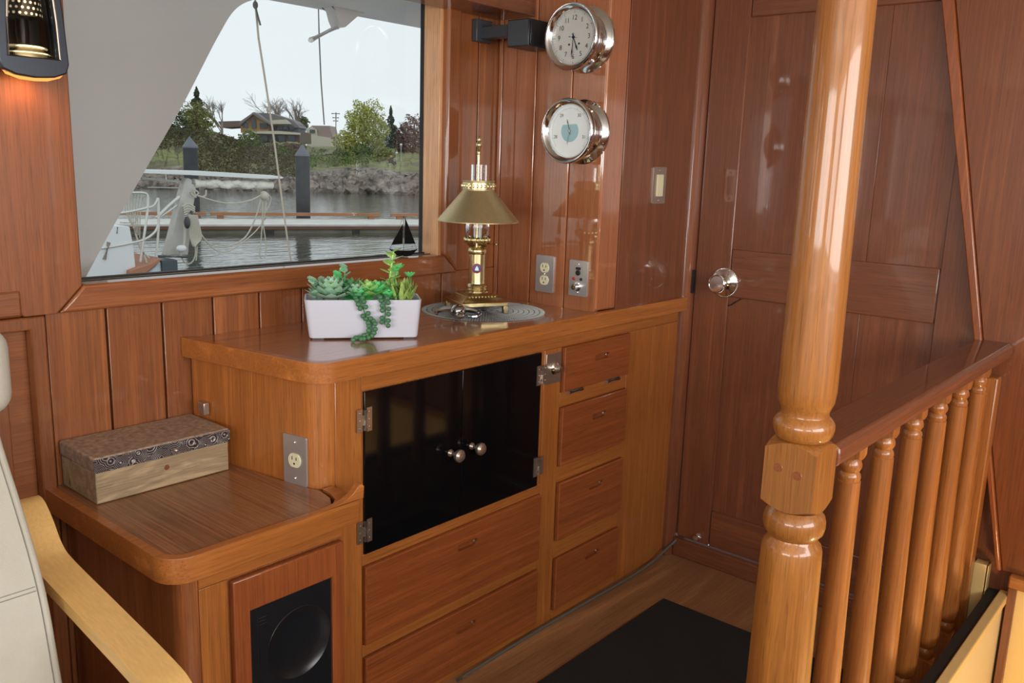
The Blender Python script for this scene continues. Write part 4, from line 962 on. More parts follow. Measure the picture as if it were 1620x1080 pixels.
mb = MB(); mb.box((2.612, .497, .0005), (2.658, .556, .852)); tag(mb.build('wall_post', W['orgz'], bevel=.004), 'flat teak half post against the bulkhead at the end of the balusters', 'post')

# floor mat and cable
mb = MB(); mb.box((1.15, .60, .0006), (2.345, 1.318, .007)); tag(mb.build('floor_mat', M['mat'], bevel=.003), 'black rubber floor mat on the cabin sole before the door', 'mat')
mb = MB(); P = bez([(1.55, 1.482, .005), (1.75, 1.487, .005), (1.95, 1.488, .005), (2.2, 1.484, .005), (2.4, 1.480, .0055), (2.54, 1.482, .012), (2.62, 1.476, .035), (2.652, 1.470, .048), (2.664, 1.462, .062)], 8); mb.tube(P, .0045, 8)
tag(mb.build('floor_cable', M['cable']), 'grey cable lying along the foot of the sideboard', 'cable')
# ================================================================ OUTSIDE: THE BOAT'S OWN DECKHOUSE
sp_ = [(1.505, 1.846), (1.500, 1.815), (1.443, 1.782), (1.405, 1.745), (1.381, 1.698), (1.335, 1.620), (1.269, 1.512), (1.152, 1.333), (1.041, 1.161), (.986, 1.074), (.90, .93), (.5, .93), (.5, 1.90), (1.66, 1.90), (1.66, 1.847)]
cv = curve2([(1.62, 1.846), (1.52, 1.822), (1.443, 1.784), (1.381, 1.700), (1.269, 1.512), (1.152, 1.333), (1.041, 1.161), (.90, .93)], 6)
mb = MB(); mb.plate(cv+[(.55, .93), (.55, 1.88), (1.62, 1.88)], (0, 2.285, 0), X3, Z3, .055)
o = mb.build('deckhouse_wing', M['gel'], bevel=.022, seg=4); struct(o, 'grey moulded wing support curving down outside the window', 'boat part')
mb = MB(); mb.box((-2.0, 2.02, 1.846), (4.0, 2.42, 1.95)); struct(mb.build('roof_overhang', M['gel'], bevel=.006), 'grey roof overhang above the window outside', 'roof')
br = thing('roof_bracket', 'grey gusset bracket with a short rod under the roof overhang', 'bracket', (1.86, 2.36, 1.74))
P_ = [at_y(a, b, 2.36) for a, b in ((512, 4), (522, 18), (526, 34), (531, 45), (537, 44), (560, 24), (572, 20))]
mb = MB(); mb.plate([(p.x, p.z) for p in P_]+[(P_[-1].x, 1.85), (P_[0].x, 1.85)], (0, 2.33, 0), X3, Z3, .05); mb.build('gusset', M['gel'], br, bevel=.008)
mb = MB(); a = at_y(534, 42, 2.36); b = at_y(490, 64, 2.30); mb.tube([a, b-(b-a)*.04, b], [.0085, .0085, .006], 12); mb.build('rod', M['gelw'], br)
def outside_rope(nm, pts, r, lab, m='ropeg'):
    mb = MB(); mb.tube(pts, r, 6); return tag(mb.build(nm, M[m]), lab, 'rope')
kn = [at_y(403, -14, 2.44), at_y(404, 6, 2.44), at_y(409, 60, 2.45), at_y(420, 130, 2.5), at_y(432, 210, 2.6), at_y(444, 300, 2.7), at_y(455, 380, 2.8), at_y(466, 450, 2.85)]
rp = outside_rope('hanging_rope', kn, .0032, 'knotted grey rope hanging outside from the roof edge, left of the two', 'rope')
mb = MB(); k0 = at_y(404, 8, 2.435); mb.ball(k0, (.008, .008, .012), 10, 8); mb.tube([k0, at_y(408, 26, 2.43), at_y(412, 40, 2.43)], .003, 6); mb.build('knot', M['ropeg'], rp)
outside_rope('hanging_rope', [at_y(503, -14, 2.43), at_y(505, 60, 2.44), at_y(508, 130, 2.46), at_y(513, 197, 2.5)], .0022, 'thin grey cord hanging outside from the roof overhang, behind the bracket rod')
outside_rope('halyard_rope', [at_y(679, 40, 2.41), at_y(676, 200, 2.6), at_y(672, 345, 2.9)], .0022, 'thin dark line hanging outside near the right window edge')

# ================================================================ WATER, SHORE
WZ = -.90
def watermat():
    m, nt, b = base_mat('harbour water'); N = nt.nodes.new; L = nt.links.new
    b.inputs['Base Color'].default_value = (.050, .060, .045, 1); b.inputs['Roughness'].default_value = .05; b.inputs['IOR'].default_value = 1.45
    tc = N('ShaderNodeTexCoord'); mp = N('ShaderNodeMapping'); mp.inputs['Rotation'].default_value = (0, 0, .75); mp.inputs['Scale'].default_value = (.9, 3.2, 1)
    L(tc.outputs['Object'], mp.inputs['Vector']); n = N('ShaderNodeTexNoise'); n.inputs['Scale'].default_value = 1.1; n.inputs['Detail'].default_value = 4; L(mp.outputs[0], n.inputs['Vector'])
    bp = N('ShaderNodeBump'); bp.inputs['Strength'].default_value = .5; bp.inputs['Distance'].default_value = .05; L(n.outputs['Fac'], bp.inputs['Height']); L(bp.outputs[0], b.inputs['Normal']); return m
mb = MB(); mb.box((-120, 4.2, WZ-.05), (160, 150, WZ)); struct(mb.build('water', watermat(), smooth=False), 'rippled grey green harbour water', 'water')
def terrain(nm, rows, mat, label, jit, seed, edge=True):
    rg = random.Random(seed); cols = len(rows[0]); vs = []; fs = []
    for i, r_ in enumerate(rows):
        for p in r_: vs.append(V(p)+V((rg.gauss(0, jit), rg.gauss(0, jit), rg.gauss(0, jit*.8)) if 0 < i < len(rows)-1 or (i and not edge) else (0, 0, 0)))
    for i in range(len(rows)-1):
        for k in range(cols-1): fs.append((i*cols+k, i*cols+k+1, (i+1)*cols+k+1, (i+1)*cols+k))
    mb = MB(); mb.add(vs, fs); o = mb.build(nm, mat, fix=False, smooth=False); return struct(o, label, 'ground')
def interp(tab, x):
    for (a, b), (c, d) in zip(tab[:-1], tab[1:]):
        if x <= c: return b+(d-b)*max(0, (x-a))/(c-a)
    return tab[-1][1]
wl = [(0, 292), (220, 297), (490, 304.5), (670, 309), (900, 315)]
rk = [(0, 268), (220, 270), (290, 262), (330, 276), (440, 277), (490, 271), (560, 264), (600, 266), (640, 272), (670, 274), (900, 280)]
gt = [(0, 236), (220, 237), (290, 240), (330, 254), (440, 256), (490, 264), (549, 259), (589, 253), (670, 248), (900, 246)]
bt = [(0, 206), (250, 206), (300, 204), (340, 208), (380, 222), (420, 226), (470, 224), (490, 232), (530, 232), (560, 236), (600, 236), (640, 232), (900, 230)]
cols = list(np.arange(-40, 900, 4.0)); rows = []
shore_d = lambda x: (at_z(x, interp(wl, x), WZ)-EYE).dot(FWD)
r0 = [at_z(x, interp(wl, x), WZ-.02) for x in cols]
def mid(f, dd): return [at_d(x, interp(wl, x)*(1-f)+interp(rk, x)*f, shore_d(x)+dd) for x in cols]
rock = [r0]+[mid(f, d) for f, d in ((.12, .5), (.25, 1), (.38, 1.4), (.5, 2), (.62, 2.4), (.75, 3), (.88, 4), (1, 5))]
def rockmat():
    m, nt, b = base_mat('shore rock'); N = nt.nodes.new; L = nt.links.new; tc = N('ShaderNodeTexCoord'); n = N('ShaderNodeTexNoise'); n.inputs['Scale'].default_value = 1.3; n.inputs['Detail'].default_value = 8; n.inputs['Roughness'].default_value = .7
    L(tc.outputs['Object'], n.inputs['Vector']); r_ = N('ShaderNodeValToRGB'); e = r_.color_ramp.elements; e[0].position = .36; e[0].color = srgb(54, 47, 42); e[1].position = .64; e[1].color = srgb(158, 146, 134)
    L(n.outputs['Fac'], r_.inputs[0]); L(r_.outputs[0], b.inputs['Base Color']); b.inputs['Roughness'].default_value = .9; return m
def grassmat():
    m, nt, b = base_mat('grass slope'); N = nt.nodes.new; L = nt.links.new; tc = N('ShaderNodeTexCoord'); n = N('ShaderNodeTexNoise'); n.inputs['Scale'].default_value = .35; n.inputs['Detail'].default_value = 7; n.inputs['Roughness'].default_value = .7
    L(tc.outputs['Object'], n.inputs['Vector']); r_ = N('ShaderNodeValToRGB'); e = r_.color_ramp.elements; e[0].position = .40; e[0].color = srgb(92, 86, 66); e[1].position = .62; e[1].color = srgb(122, 130, 66)
    L(n.outputs['Fac'], r_.inputs[0]); L(r_.outputs[0], b.inputs['Base Color']); b.inputs['Roughness'].default_value = 1; return m
terrain('rocky_shore', rock, rockmat(), 'brown rocky far shore above the water', .13, 3)
grass = [rock[-1]]+[[at_d(x, interp(rk, x)*(1-f)+interp(gt, x)*f, shore_d(x)+dd) for x in cols] for f, dd in ((.4, 9), (.8, 16), (1, 24))]
grass += [[at_d(x, interp(bt, x)+.0, shore_d(x)+dd) for x in cols] for dd in (60, 130)]
terrain('grass_slope', grass, grassmat(), 'green and brown grass slope above the far rocks', .10, 5)

# floating dock and pilings
DZ = -.64
A0, A1 = at_z(100, 355, DZ), at_z(760, 355.5, DZ); dv = (A1-A0); dv.z = 0; Ld = dv.length; dv.normalize(); dn = Z3.cross(dv)
if dn.dot(FWD) < 0: dn = -dn
dock = thing('floating_dock', 'long grey concrete floating dock with a timber edge across the water', 'dock', tuple(A0+dn*1.5))
def dbox(mb, u0, u1, w0, w1, z0, z1):
    P = lambda u, w, z: A0+dv*u+dn*w+Z3*(z-A0.z)
    mb.add([P(u0, w0, z0), P(u1, w0, z0), P(u1, w1, z0), P(u0, w1, z0), P(u0, w0, z1), P(u1, w0, z1), P(u1, w1, z1), P(u0, w1, z1)], [(0,3,2,1),(4,5,6,7),(0,1,5,4),(1,2,6,5),(2,3,7,6),(3,0,4,7)])
conc = plain('dock concrete', srgb(206, 204, 198), .9, noise=.12, nscale=2); concd = plain('wet dock side', srgb(120, 116, 104), .8, noise=.3, nscale=1.5); oran = plain('orange stained timber', srgb(164, 116, 84), .8, noise=.2, nscale=1); brn = plain('brown rubbing strip', srgb(120, 84, 66), .8)
mb = MB(); dbox(mb, -6, Ld+10, 0, 2.7, DZ-.08, DZ); mb.build('deck', conc, dock, smooth=False)
mb = MB(); dbox(mb, -6, Ld+10, .02, 2.68, DZ-.40, DZ-.081); dbox(mb, -6, Ld+10, .04, 2.6, WZ-.1, DZ-.3); mb.build('float', concd, dock, smooth=False)
mb = MB(); dbox(mb, -6, Ld+10, -.04, -.001, DZ-.14, DZ-.05); mb.build('rubbing_strip', brn, dock, smooth=False)
mb = MB(); u = -5.6; rg = random.Random(2)
while u < Ld+9: l_ = rg.uniform(3.0, 6); dbox(mb, u, u+l_, 2.45, 2.62, DZ+.10, DZ+.20); dbox(mb, u+.2, u+.4, 2.47, 2.6, DZ, DZ+.10); dbox(mb, u+l_-.4, u+l_-.2, 2.47, 2.6, DZ, DZ+.10); u += l_+rg.uniform(.1, .5)
mb.build('bull_rail', oran, dock, smooth=False)
mb = MB(); u = -5
while u < Ld+9: dbox(mb, u, u+.22, -.03, .06, WZ-.05, DZ-.14); u += 2.6
mb.build('fender_post', M['black'], dock, smooth=False)
pil = plain('dark steel piling', srgb(62, 66, 70), .7, noise=.2, nscale=3); capm = plain('piling cone cap', srgb(108, 114, 124), .6)
for px, pt, lab in ((478, 228, 'dark grey pile with a pointed cap, right of the two at the dock'), (300, 215, 'dark grey pile with a pointed cap, left of the two at the dock')):
    base_ = at_z(px, 346, DZ); d_ = (base_-EYE).dot(FWD)+.75; top = at_d(px, pt, d_); cone = at_d(px, pt+19, d_); r_ = 11.2/F_PX*d_
    x, y = (top.x, top.y); t = thing('dock_piling', lab, 'piling', (x, y, WZ-.5), 'pilings at the dock')
    MB().lathe([(r_, WZ-.6), (r_, cone.z)], (x, y, 0), 24).build('shaft', pil, t); MB().lathe([(r_*1.05, cone.z), (r_*1.05, cone.z+.04), (.0, top.z)], (x, y, 0), 24).build('cone_cap', capm, t)

# ================================================================ SAILING BOAT MOORED ALONGSIDE
SY = 8.0
def q(px, py, y=SY): return at_y(px, py, y)
sb = thing('moored_sailboat', 'white sailing boat stern with rails moored just outside the window', 'sailboat', tuple(V((q(200, 400).x, SY+.5, WZ))))
hull = plain('blue white hull', srgb(206, 216, 222), .35); teakb = plain('faded teak rail', srgb(176, 122, 96), .7)
def slab(nm, pix, y, t, mat, par=None, bevel=.01):
    P = [q(a, b, y) for a, b in pix]; mb = MB(); mb.plate([(p.x, p.z) for p in P], (0, y, 0), X3, Z3, t); return mb.build(nm, mat, par, bevel=bevel)
slab('deckhouse', [(100, 460), (128, 440), (168, 372), (176, 356), (206, 358), (212, 390), (216, 428), (216, 470), (100, 480)], SY, .6, M['gelw'], sb, .015)
slab('deck_edge', [(205, 428), (216, 424), (240, 416), (254, 407), (254, 413), (242, 424), (216, 445), (205, 445)], SY-.06, .9, teakb, sb, .01)
slab('hull', [(205, 440), (222, 440), (244, 422), (254, 412), (262, 418), (256, 440), (240, 520), (205, 540)], SY-.02, .9, hull, sb, .02)
mb = MB(); mb.box((q(100, 470).x, SY+.05, WZ-.2), (q(240, 470).x, SY+.9, q(200, 440).z)); mb.build('topsides', hull, sb, bevel=.05)
rail = plain('stainless rail tube', srgb(214, 212, 206), .3, .4)
mb = MB(); T = lambda pts, r, y=SY: mb.tube(bez([q(a, b, y) for a, b in pts], 5), r, 7)
T([(184, 338), (205, 335), (228, 330), (242, 326), (248, 318), (250, 313)], .012); T([(152, 394), (190, 388), (225, 380), (242, 370), (250, 357), (251, 340), (250, 313)], .012)
T([(205, 305), (230, 306), (234, 318), (232, 345), (226, 385), (222, 414)], .012); T([(250, 318), (251, 350), (249, 385), (247, 405)], .012); mb.build('pushpit_rail', rail, sb)
mb = MB(); T = lambda pts, r, y=SY: mb.tube(bez([q(a, b, y) for a, b in pts], 3), r, 6)
for k in range(7): T([(196+k*5, 300+k*2), (198+k*4, 330+k), (206+k*2.5, 352+k*4)], .005, SY+.2)
T([(190, 352), (215, 351), (212, 338)], .006, SY+.2); T([(226, 398), (232, 415), (236, 420)], .010); T([(212, 360), (222, 392), (236, 408)], .008)
mb.build('lifelines', M['rope'], sb)
mb = MB(); p0, p1 = q(165, 410), q(172, 383); mb.tube([p0, p1], .018, 10); p2, p3 = q(185, 369), q(186, 359); mb.tube([p2, p3], .008, 8); mb.build('deck_fitting', M['nickel'], sb)
# mizzen mast foot, boom with furled sail, plank on top
slab('stern_post', [(262, 405), (272, 370), (284, 320), (292, 288), (297, 281), (303, 283), (311, 300), (309, 312), (306, 330), (298, 404)], SY+.1, .10, plain('weathered post', srgb(196, 192, 186), .7, noise=.08, nscale=12), sb, .012)
mb = MB(); a, b = q(300, 290, SY+.14), q(430, 293, SY+.14); n = 24; pts = [a+(b-a)*(i/n) for i in range(n+1)]; mb.tube(pts, [.042+.006*math.sin(i*1.3) for i in range(n+1)], 12);
for k in range(14):
    s = V(pts[k+5])+V((.0, -.035, .02*math.sin(k))); mb.ball(s, (.05, .02, .028), 8, 6)
mb.build('furled_sail', plain('sail cloth', srgb(232, 228, 218), .9, noise=.12, nscale=14), sb)
slab('boom_plank', [(150, 263), (224, 268), (330, 271), (430, 277), (449, 280), (447, 282.5), (420, 283), (300, 277), (224, 274), (150, 270)], SY+.05, .22, M['gelw'], sb, .004)
mb = MB(); T = lambda pts, r, y=SY: mb.tube(bez([q(a, b, y) for a, b in pts], 4), r, 6)
T([(218, 281), (250, 284), (292, 288)], .012, SY+.16); T([(218, 296), (290, 297)], .006, SY+.16); T([(288, 308), (268, 325), (248, 345)], .016, SY+.12); T([(284, 322), (266, 335), (250, 346)], .008, SY+.12); T([(218, 272), (222, 284)], .005, SY+.1); T([(262, 272), (263, 284)], .005, SY+.1)
mb.build('spars', rail, sb)
rb = tag_o = thing('mooring_rope', 'coiled pale mooring ropes looped from the stern post to the boom end', 'rope', tuple(q(300, 360)))
mb = MB(); T = lambda pts, r=.008, y=SY+.06: mb.tube(bez([q(a, b, y) for a, b in pts], 5), r, 6)
T([(310, 308), (330, 315), (350, 320), (375, 321), (398, 316), (414, 308)]); T([(310, 308), (318, 311), (325, 309), (326, 300)]); T([(300, 304), (310, 312), (306, 300), (314, 305), (308, 310)])
T([(414, 308), (410, 325), (402, 350), (388, 375), (366, 388), (345, 390), (328, 383), (318, 370)]); T([(420, 345), (405, 365), (388, 380), (372, 392), (358, 398), (342, 396), (326, 382)], .006)
T([(417, 308), (415, 345), (413, 380), (411, 400), (413, 408), (418, 407), (421, 398), (420, 380), (416, 350), (414, 310)], .006); T([(420, 308), (419, 335), (414, 365)], .006); T([(414, 308), (420, 306), (428, 312), (427, 322), (420, 334), (422, 320)], .007)
mb.build('slack_line', M['rope'], rb)
mb = MB(); p = q(418, 310, SY+.05); mb.ball(p, (.045, .04, .045), 10, 8)
for k in range(6): T([(412, 306+k*2), (418, 303+k*2.6), (425, 308+k*1.5)], .008)
mb.build('bundle', M['rope'], rb)
mb = MB(); T = lambda pts, r=.009, y=SY+.02: mb.tube(bez([q(a, b, y) for a, b in pts], 5), r, 6)
for k in range(8): T([(299+k*1.6, 337), (300+k*2.2, 352+k), (301+k*2.4, 372+k*.6), (305+k*.7, 387), (308, 390)], .009, SY+.0-.004*k)
for k in range(7): T([(288+k*.6, 328+k*3), (297, 322+k*4.2), (308, 328+k*3.4)], .010)
T([(309, 388), (309, 402), (305, 413), (298, 417), (290, 412), (284, 398), (281, 388)], .007); T([(312, 388), (311, 402), (310, 412)], .007); T([(293, 350), (292, 375), (290, 395)], .014)
mb.build('hanging_coil', M['rope'], rb)
mb = MB(); p = q(296, 352, SY-.02); mb.ball(p, (.03, .03, .06), 10, 8); mb.ball(q(303, 338, SY), (.02, .02, .03), 8, 6); mb.build('block', M['dkgrey'], rb)
mb = MB(); mb.ball(q(287, 393, SY), (.055, .03, .035), 12, 8); mb.build('cleat', M['gelw'], rb)
mb = MB(); mb.tube([q(250, 405.5), q(298, 406.5)], .014, 8); mb.box((q(252, 410).x, SY-.05, WZ-.1), (q(278, 430).x, SY+.2, q(260, 411).z)); mb.build('swim_step', plain('dark step', srgb(70, 78, 84), .5), sb, bevel=.01)

# ================================================================ FAR SHORE: TREES, HOUSES, POLES
def foliage_mesh(rg, c, rx, ry, rz, n, size, shape='ball', squash=1):
    vs = []; fs = []
    for _ in range(n):
        if shape == 'cone':
            t = rg.random()**.6; r_ = t*(.35+.65*abs(math.sin(t*16)))*rg.uniform(.5, 1); a = rg.uniform(0, 6.283); p = V((math.cos(a)*rx*r_, math.sin(a)*ry*r_, rz*(1-2*t)))
        else:
            while True:
                p = V((rg.uniform(-1, 1), rg.uniform(-1, 1), rg.uniform(-1, 1)))
                if .25 < p.length < 1: break
            k = 1+.20*math.sin(p.x*5+p.z*4+rx)*math.cos(p.y*4-p.z*6); p = V((p.x*rx*k, p.y*ry*k, p.z*rz*k))
        d = V((rg.gauss(0, 1), rg.gauss(0, 1), rg.gauss(0, 1))).normalized(); a, b = frame_of(d); s = size*rg.uniform(.45, 1.15); n0 = len(vs)
        vs += [c+p+a*s, c+p+b*s*.8, c+p-a*s, c+p-b*s*.8]; fs.append((n0, n0+1, n0+2, n0+3))
    return vs, fs
def leafmat(nm, c1, c2):
    m, nt, b = base_mat(nm); N = nt.nodes.new; L = nt.links.new; g = N('ShaderNodeNewGeometry'); mx = N('ShaderNodeMix'); mx.data_type = 'RGBA'; mx.inputs['A'].default_value = srgb(*c1); mx.inputs['B'].default_value = srgb(*c2)
    L(g.outputs['Random Per Island'], mx.inputs['Factor']); L(mx.outputs['Result'], b.inputs['Base Color']); b.inputs['Roughness'].default_value = .9; return m
LM = {'dark': leafmat('dark evergreen', (46, 62, 42), (84, 98, 66)), 'olive': leafmat('olive leaves', (104, 112, 62), (150, 152, 92)), 'spring': leafmat('spring yellow green leaves', (142, 146, 62), (196, 196, 108)), 'brown': leafmat('bare brown scrub', (92, 74, 66), (134, 112, 98)), 'red': leafmat('reddish brown twigs', (96, 72, 70), (138, 112, 108)), 'green': leafmat('mid green shrub', (70, 92, 48), (118, 132, 74)), 'scrub': leafmat('brown and green scrub', (92, 72, 62), (74, 86, 48)), 'blue': leafmat('blue green conifer', (60, 76, 66), (104, 118, 104))}
bark = plain('grey bark', srgb(110, 98, 90), .9)
def tree(nm, lab, cat, px, y0, y1, hw_, d, mat, n=900, shape='ball', sz=None, dense=2.2, grp='trees and shrubs on the far shore'):
    rg = random.Random(int(px*7+y0)); top = at_d(px, y0, d); bot = at_d(px, y1, d); s = d/F_PX; rx = hw_*s; rz = (top.z-bot.z)/2
    t = thing(nm, lab, cat, tuple(bot), grp); c = V((bot.x, bot.y, (top.z+bot.z)/2))
    vs, fs = foliage_mesh(rg, c, rx, rx, rz, int(n*dense), sz or 1.7*s, shape); mb = MB(); mb.add(vs, fs); mb.build('foliage', LM[mat], t, smooth=False, fix=False)
    mb = MB(); mb.tube([bot-Z3*2.5, c, c+Z3*rz*.6], [.25*rx+.05, .15*rx, .03], 6); mb.build('trunk', bark, t)
def bare(nm, lab, px, y0, y1, hw_, d, seed, col=None):
    rg = random.Random(seed); s = d/F_PX; bot = at_d(px, y1, d); top = at_d(px, y0, d); H = top.z-bot.z; R_ = hw_*s
    t = thing(nm, lab, 'tree', tuple(bot), 'trees and shrubs on the far shore'); mb = MB()
    def grow(p, dr, L, r, lv):
        e = p+dr*L; mb.tube([p, p+dr*L*.5+V((rg.gauss(0, .03)*L, rg.gauss(0, .03)*L, 0)), e], [r, r*.85, r*.6], 4)
        if lv == 0: return
        for _ in range(4 if lv > 1 else 4):
            nd = (dr+V((rg.gauss(0, .55)*R_/H*1.5, rg.gauss(0, .55)*R_/H*1.5, rg.gauss(0, .28)))).normalized(); grow(p+dr*L*rg.uniform(.45, 1), nd, L*rg.uniform(.6, .85), r*.55, lv-1)
    grow(bot-Z3*1, Z3, H*.42+1, .0016*d+.05, 4); m_ = mb.build('branches', col or bark, t, smooth=False, fix=False)
twig = plain('pale bare twigs', srgb(158, 146, 142), .9)
tree('conifer', 'tall dark conifer spire above the left tree mass', 'tree', 314, 138, 222, 34, 118, 'dark', 2600, 'cone')
tree('broadleaf_tree', 'yellow green tree in front of the tall conifer spire', 'tree', 312, 161, 226, 30, 108, 'olive', 1300)
tree('evergreen_tree', 'dark evergreen at the left edge beside the grey wing', 'tree', 270, 164, 244, 34, 104, 'dark', 1600)
tree('evergreen_tree', 'low dark evergreen above the left grass patch', 'tree', 285, 200, 246, 36, 100, 'dark', 1200)
tree('shrub', 'dark green bush behind the left piling', 'shrub', 346, 226, 274, 30, 90, 'green', 700)
tree('shrub', 'olive bush just under the gabled house', 'shrub', 396, 204, 252, 19, 92, 'green', 800)
tree('shrub', 'green hedge below the round terrace of the gabled house', 'shrub', 452, 232, 268, 22, 88, 'green', 700)
tree('shrub', 'reddish bush beside the right piling', 'shrub', 464, 226, 246, 12, 92, 'red', 400)
bare('bare_tree', 'bare tree between the left trees and the gabled house', 352, 165, 215, 24, 116, 3, twig); bare('bare_tree', 'large bare tree behind the gabled house roof', 436, 160, 222, 34, 150, 8, twig); bare('bare_tree', 'small bare tree right of the gabled house', 470, 172, 222, 22, 150, 12, twig)
tree('round_tree', 'small round green tree between the two houses', 'tree', 480, 183, 208, 9, 150, 'green', 400)
tree('willow_tree', 'large yellow green tree right of the utility pole', 'tree', 580, 160, 252, 33, 100, 'spring', 3800)
tree('shrub', 'yellow green shrub left of the large yellow green tree', 'shrub', 547, 206, 246, 20, 98, 'spring', 800)
tree('shrub', 'dark green shrubs under the large yellow green tree', 'shrub', 578, 228, 258, 24, 90, 'green', 800)
tree('shrub', 'dark shrub right of the retaining wall', 'shrub', 540, 234, 262, 16, 84, 'green', 600)
tree('pine_tree', 'blue green pine with layered boughs', 'tree', 618, 168, 240, 20, 120, 'blue', 1300, 'cone')
tree('shrub', 'rounded brown green shrub beside the lamp posts', 'shrub', 606, 232, 262, 17, 76, 'olive', 700)
tree('dark_tree', 'reddish bare tree mass at the right window edge', 'tree', 655, 182, 250, 26, 96, 'red', 1600); tree('shrub', 'reddish scrub left of the right window edge trees', 'shrub', 637, 200, 250, 14, 98, 'brown', 700); tree('dark_tree', 'reddish bare trees hidden behind the window casing', 'tree', 700, 180, 250, 30, 96, 'red', 700)
def scrub(nm, lab, mat, n, seed, x0, x1, ylo, yhi, skip=None):
    rg = random.Random(seed); vs = []; fs = []
    for _ in range(n):
        cx0 = rg.uniform(x0, x1); lo, hi = interp(ylo, cx0), interp(yhi, cx0); f = rg.random(); cy0 = lo+(hi-lo)*f
        if skip and skip(cx0, cy0): continue
        d = 98-40*f; c = at_d(cx0, cy0, d); s = d/F_PX
        for _ in range(14):
            p = c+V((rg.gauss(0, 2.6)*s, rg.gauss(0, 2.6)*s, rg.gauss(0, 2.0)*s)); a, b = frame_of(V((rg.gauss(0, 1), rg.gauss(0, 1), rg.gauss(0, 1))).normalized()); w = s*rg.uniform(.8, 1.9); k = len(vs)
            vs += [p+a*w, p+b*w*.8, p-a*w, p-b*w*.8]; fs.append((k, k+1, k+2, k+3))
    mb = MB(); mb.add(vs, fs); o = mb.build(nm, LM[mat], smooth=False, fix=False); tag(o, lab, 'scrub'); o['kind'] = 'stuff'
gap = lambda x, y: x < 304 and y > 234
ylo = [(200, 206), (320, 204), (380, 222), (480, 230)]; yhi = [(200, 262), (300, 272), (480, 277)]
scrub('bank_scrub', 'tangled brown and green scrub covering the far bank below the gabled house', 'scrub', 1300, 1, 225, 482, ylo, yhi, gap)
scrub('park_scrub', 'dark scrub below the yellow green tree beside the park grass', 'green', 200, 3, 488, 600, [(480, 236), (600, 246)], [(480, 266), (545, 260), (600, 254)])
# houses
def facade(par, nm, pix, d, t, mat):
    P = [at_d(a, b, d) for a, b in pix]; O = P[0]; U = RT.copy(); U.z = 0; U.normalize(); mb = MB(); mb.plate([((p-O).dot(U), p.z-O.z) for p in P], O, U, Z3, t); return mb.build(nm, mat, par, smooth=False)
siding = plain('tan siding', srgb(176, 142, 96), .8); roofg = plain('grey roof', srgb(120, 116, 116), .8); winm = plain('dark window glass', srgb(70, 78, 86), .2); trimw = plain('pale trim', srgb(206, 198, 182), .7); stone = plain('brown stone base', srgb(104, 92, 82), .9); bluer = plain('blue grey terrace', srgb(84, 98, 112), .6)
h = thing('gabled_house', 'large tan house with pointed gable and round terrace among the far trees', 'house', tuple(at_d(420, 232, 135)))
facade(h, 'wall', [(381, 210), (381, 192), (401, 179), (424, 196), (424, 210)], 134, 4, siding); facade(h, 'wall', [(402, 226), (402, 208), (474, 208), (474, 226)], 133.5, 8, stone); facade(h, 'wall', [(420, 210), (420, 195), (472, 197), (472, 212)], 136, 5, bluer)
facade(h, 'roof', [(376, 197), (401, 178), (404, 178), (430, 197), (426, 197), (401, 181), (380, 198)], 133, 6, roofg); facade(h, 'roof', [(404, 178), (428, 179), (462, 190), (474, 202), (424, 198)], 135, 5, roofg); facade(h, 'wing_roof', [(345, 192), (380, 191), (382, 200), (350, 202)], 138, 5, plain('brown roof', srgb(124, 104, 98), .8))
facade(h, 'skylight', [(427, 190), (452, 189), (460, 196), (429, 196)], 134.5, .5, trimw)
for pix in ([(398, 203), (398, 188), (405, 188), (405, 203)], [(411, 203), (411, 194), (423, 196), (423, 203)], [(384, 202), (384, 193), (392, 193), (392, 202)]):
    f = facade(h, 'window', pix, 133.6, .4, winm)
for x in (433, 443, 452, 462): facade(h, 'window', [(x-4, 205), (x-4, 198), (x+4, 199), (x+4, 205)], 135.5, .3, winm)
for x in (418, 432, 446, 462): facade(h, 'window', [(x-5, 224), (x-5, 214), (x+5, 214), (x+5, 224)], 133, .3, winm)
facade(h, 'terrace_rail', [(400, 211), (400, 208), (440, 207), (474, 210), (474, 213), (440, 212)], 132.5, .6, trimw)
h = thing('white_house', 'small pale house with a pinkish roof left of the utility pole', 'house', tuple(at_d(505, 225, 170)))
facade(h, 'wall', [(486, 240), (486, 205), (494, 200), (503, 206), (503, 215), (524, 218), (524, 240)], 168, 6, trimw); facade(h, 'roof', [(484, 205.5), (494, 198.5), (522, 199), (526, 218), (502, 216), (503, 206), (494, 200.5)], 167.5, 6, plain('pinkish roof', srgb(158, 138, 134), .8)); facade(h, 'window', [(490, 210), (490, 205), (498, 205), (498, 210)], 167, .5, winm)
h = thing('blue_house', 'pale blue house mostly hidden behind the pine', 'house', tuple(at_d(615, 230, 150))); facade(h, 'wall', [(592, 232), (592, 226), (612, 210), (620, 198), (626, 212), (626, 232)], 150, 6, plain('pale blue siding', srgb(178, 192, 204), .8)); facade(h, 'roof', [(608, 213), (620, 196), (630, 213), (626, 213), (620, 200), (612, 213)], 149.5, 6, roofg)
rw = facade(None, 'retaining_wall', [(486, 247), (486, 243), (500, 243), (530, 238), (530, 242), (505, 246)], 88, 1.5, plain('grey retaining wall', srgb(160, 152, 142), .9)); tag(rw, 'grey retaining wall on the bank right of the piling', 'wall'); rw['kind'] = 'thing'
up = thing('utility_pole', 'wooden utility pole with crossarms between house and tree', 'pole', tuple(at_d(531, 238, 95)))
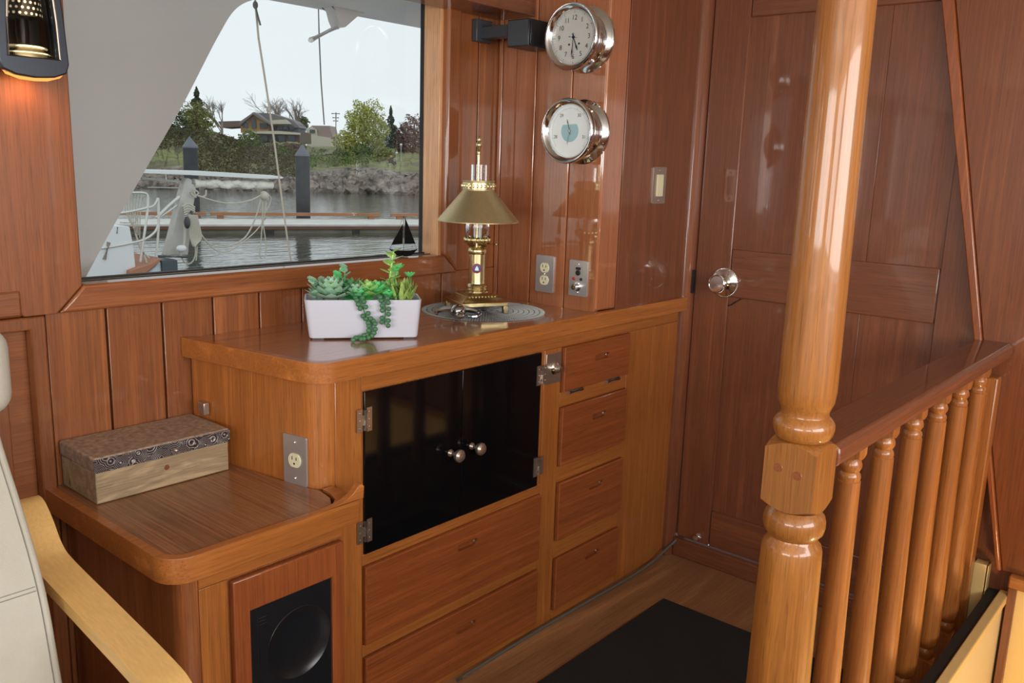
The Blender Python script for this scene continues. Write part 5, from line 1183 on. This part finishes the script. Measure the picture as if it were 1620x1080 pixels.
mb = MB(); mb.tube([at_d(531, 240, 95), at_d(531.5, 178, 95)], [.10, .07], 8); mb.build('shaft', plain('grey pole', srgb(160, 148, 136), .9), up)
for yy, w in ((179.5, 6.5), (186, 5), (191, 4)): mb = MB(); mb.tube([at_d(531-w, yy, 95), at_d(531+w, yy+.3, 95)], .06, 6); mb.build('crossarm', bark, up)
for px, y0, y1, lab in ((634.5, 229, 254, 'taller white globe lamp post on the grass'), (627.5, 242, 252, 'short white globe lamp post beside the taller one')):
    t = thing('lamp_post', lab, 'street lamp', tuple(at_d(px, y1, 74))); mb = MB(); mb.tube([at_d(px, y1+1, 74), at_d(px, y0, 74)], .05, 6); mb.build('pole', plain('pale post', srgb(190, 194, 198), .6), t); mb = MB(); mb.ball(at_d(px, y0, 74), .11, 10, 8); mb.build('globe', M['gelw'], t)
# someone in dark clothes sitting on the grass
pb_ = at_d(618.5, 262, 70); mb = MB(); s = 70/F_PX
sit = [(0, 0, .12), (0, .0, .34), (0, .02, .55), (0, .0, .66)]
mb.tube([pb_+V(a) for a in ((0, 0, -.05), (0, 0, .10), (0, 0, .34), (0, 0, .52), (0, 0, .58), (0, 0, .62))], [.17, .21, .19, .16, .08, .05], 12)
mb.tube([pb_+V(a) for a in ((.05, -.05, .08), (.12, -.38, .28), (.13, -.52, .0))], [.09, .08, .06], 8); mb.tube([pb_+V(a) for a in ((-.07, -.05, .08), (-.10, -.38, .26), (-.10, -.50, .0))], [.09, .08, .06], 8)
mb.tube([pb_+V(a) for a in ((.17, 0, .50), (.22, -.12, .30), (.10, -.30, .28))], [.06, .05, .04], 8); mb.tube([pb_+V(a) for a in ((-.17, 0, .50), (-.22, -.12, .30), (-.08, -.30, .28))], [.06, .05, .04], 8)
per = tag(mb.build('person', plain('dark clothing', srgb(44, 40, 42), .9)), 'person in dark clothes sitting on the grass by the lamp posts', 'person')
mb = MB(); mb.ball(pb_+V((0, -.01, .70)), (.085, .10, .115), 12, 8); mb.build('head', plain('skin', srgb(206, 160, 140), .7), per)
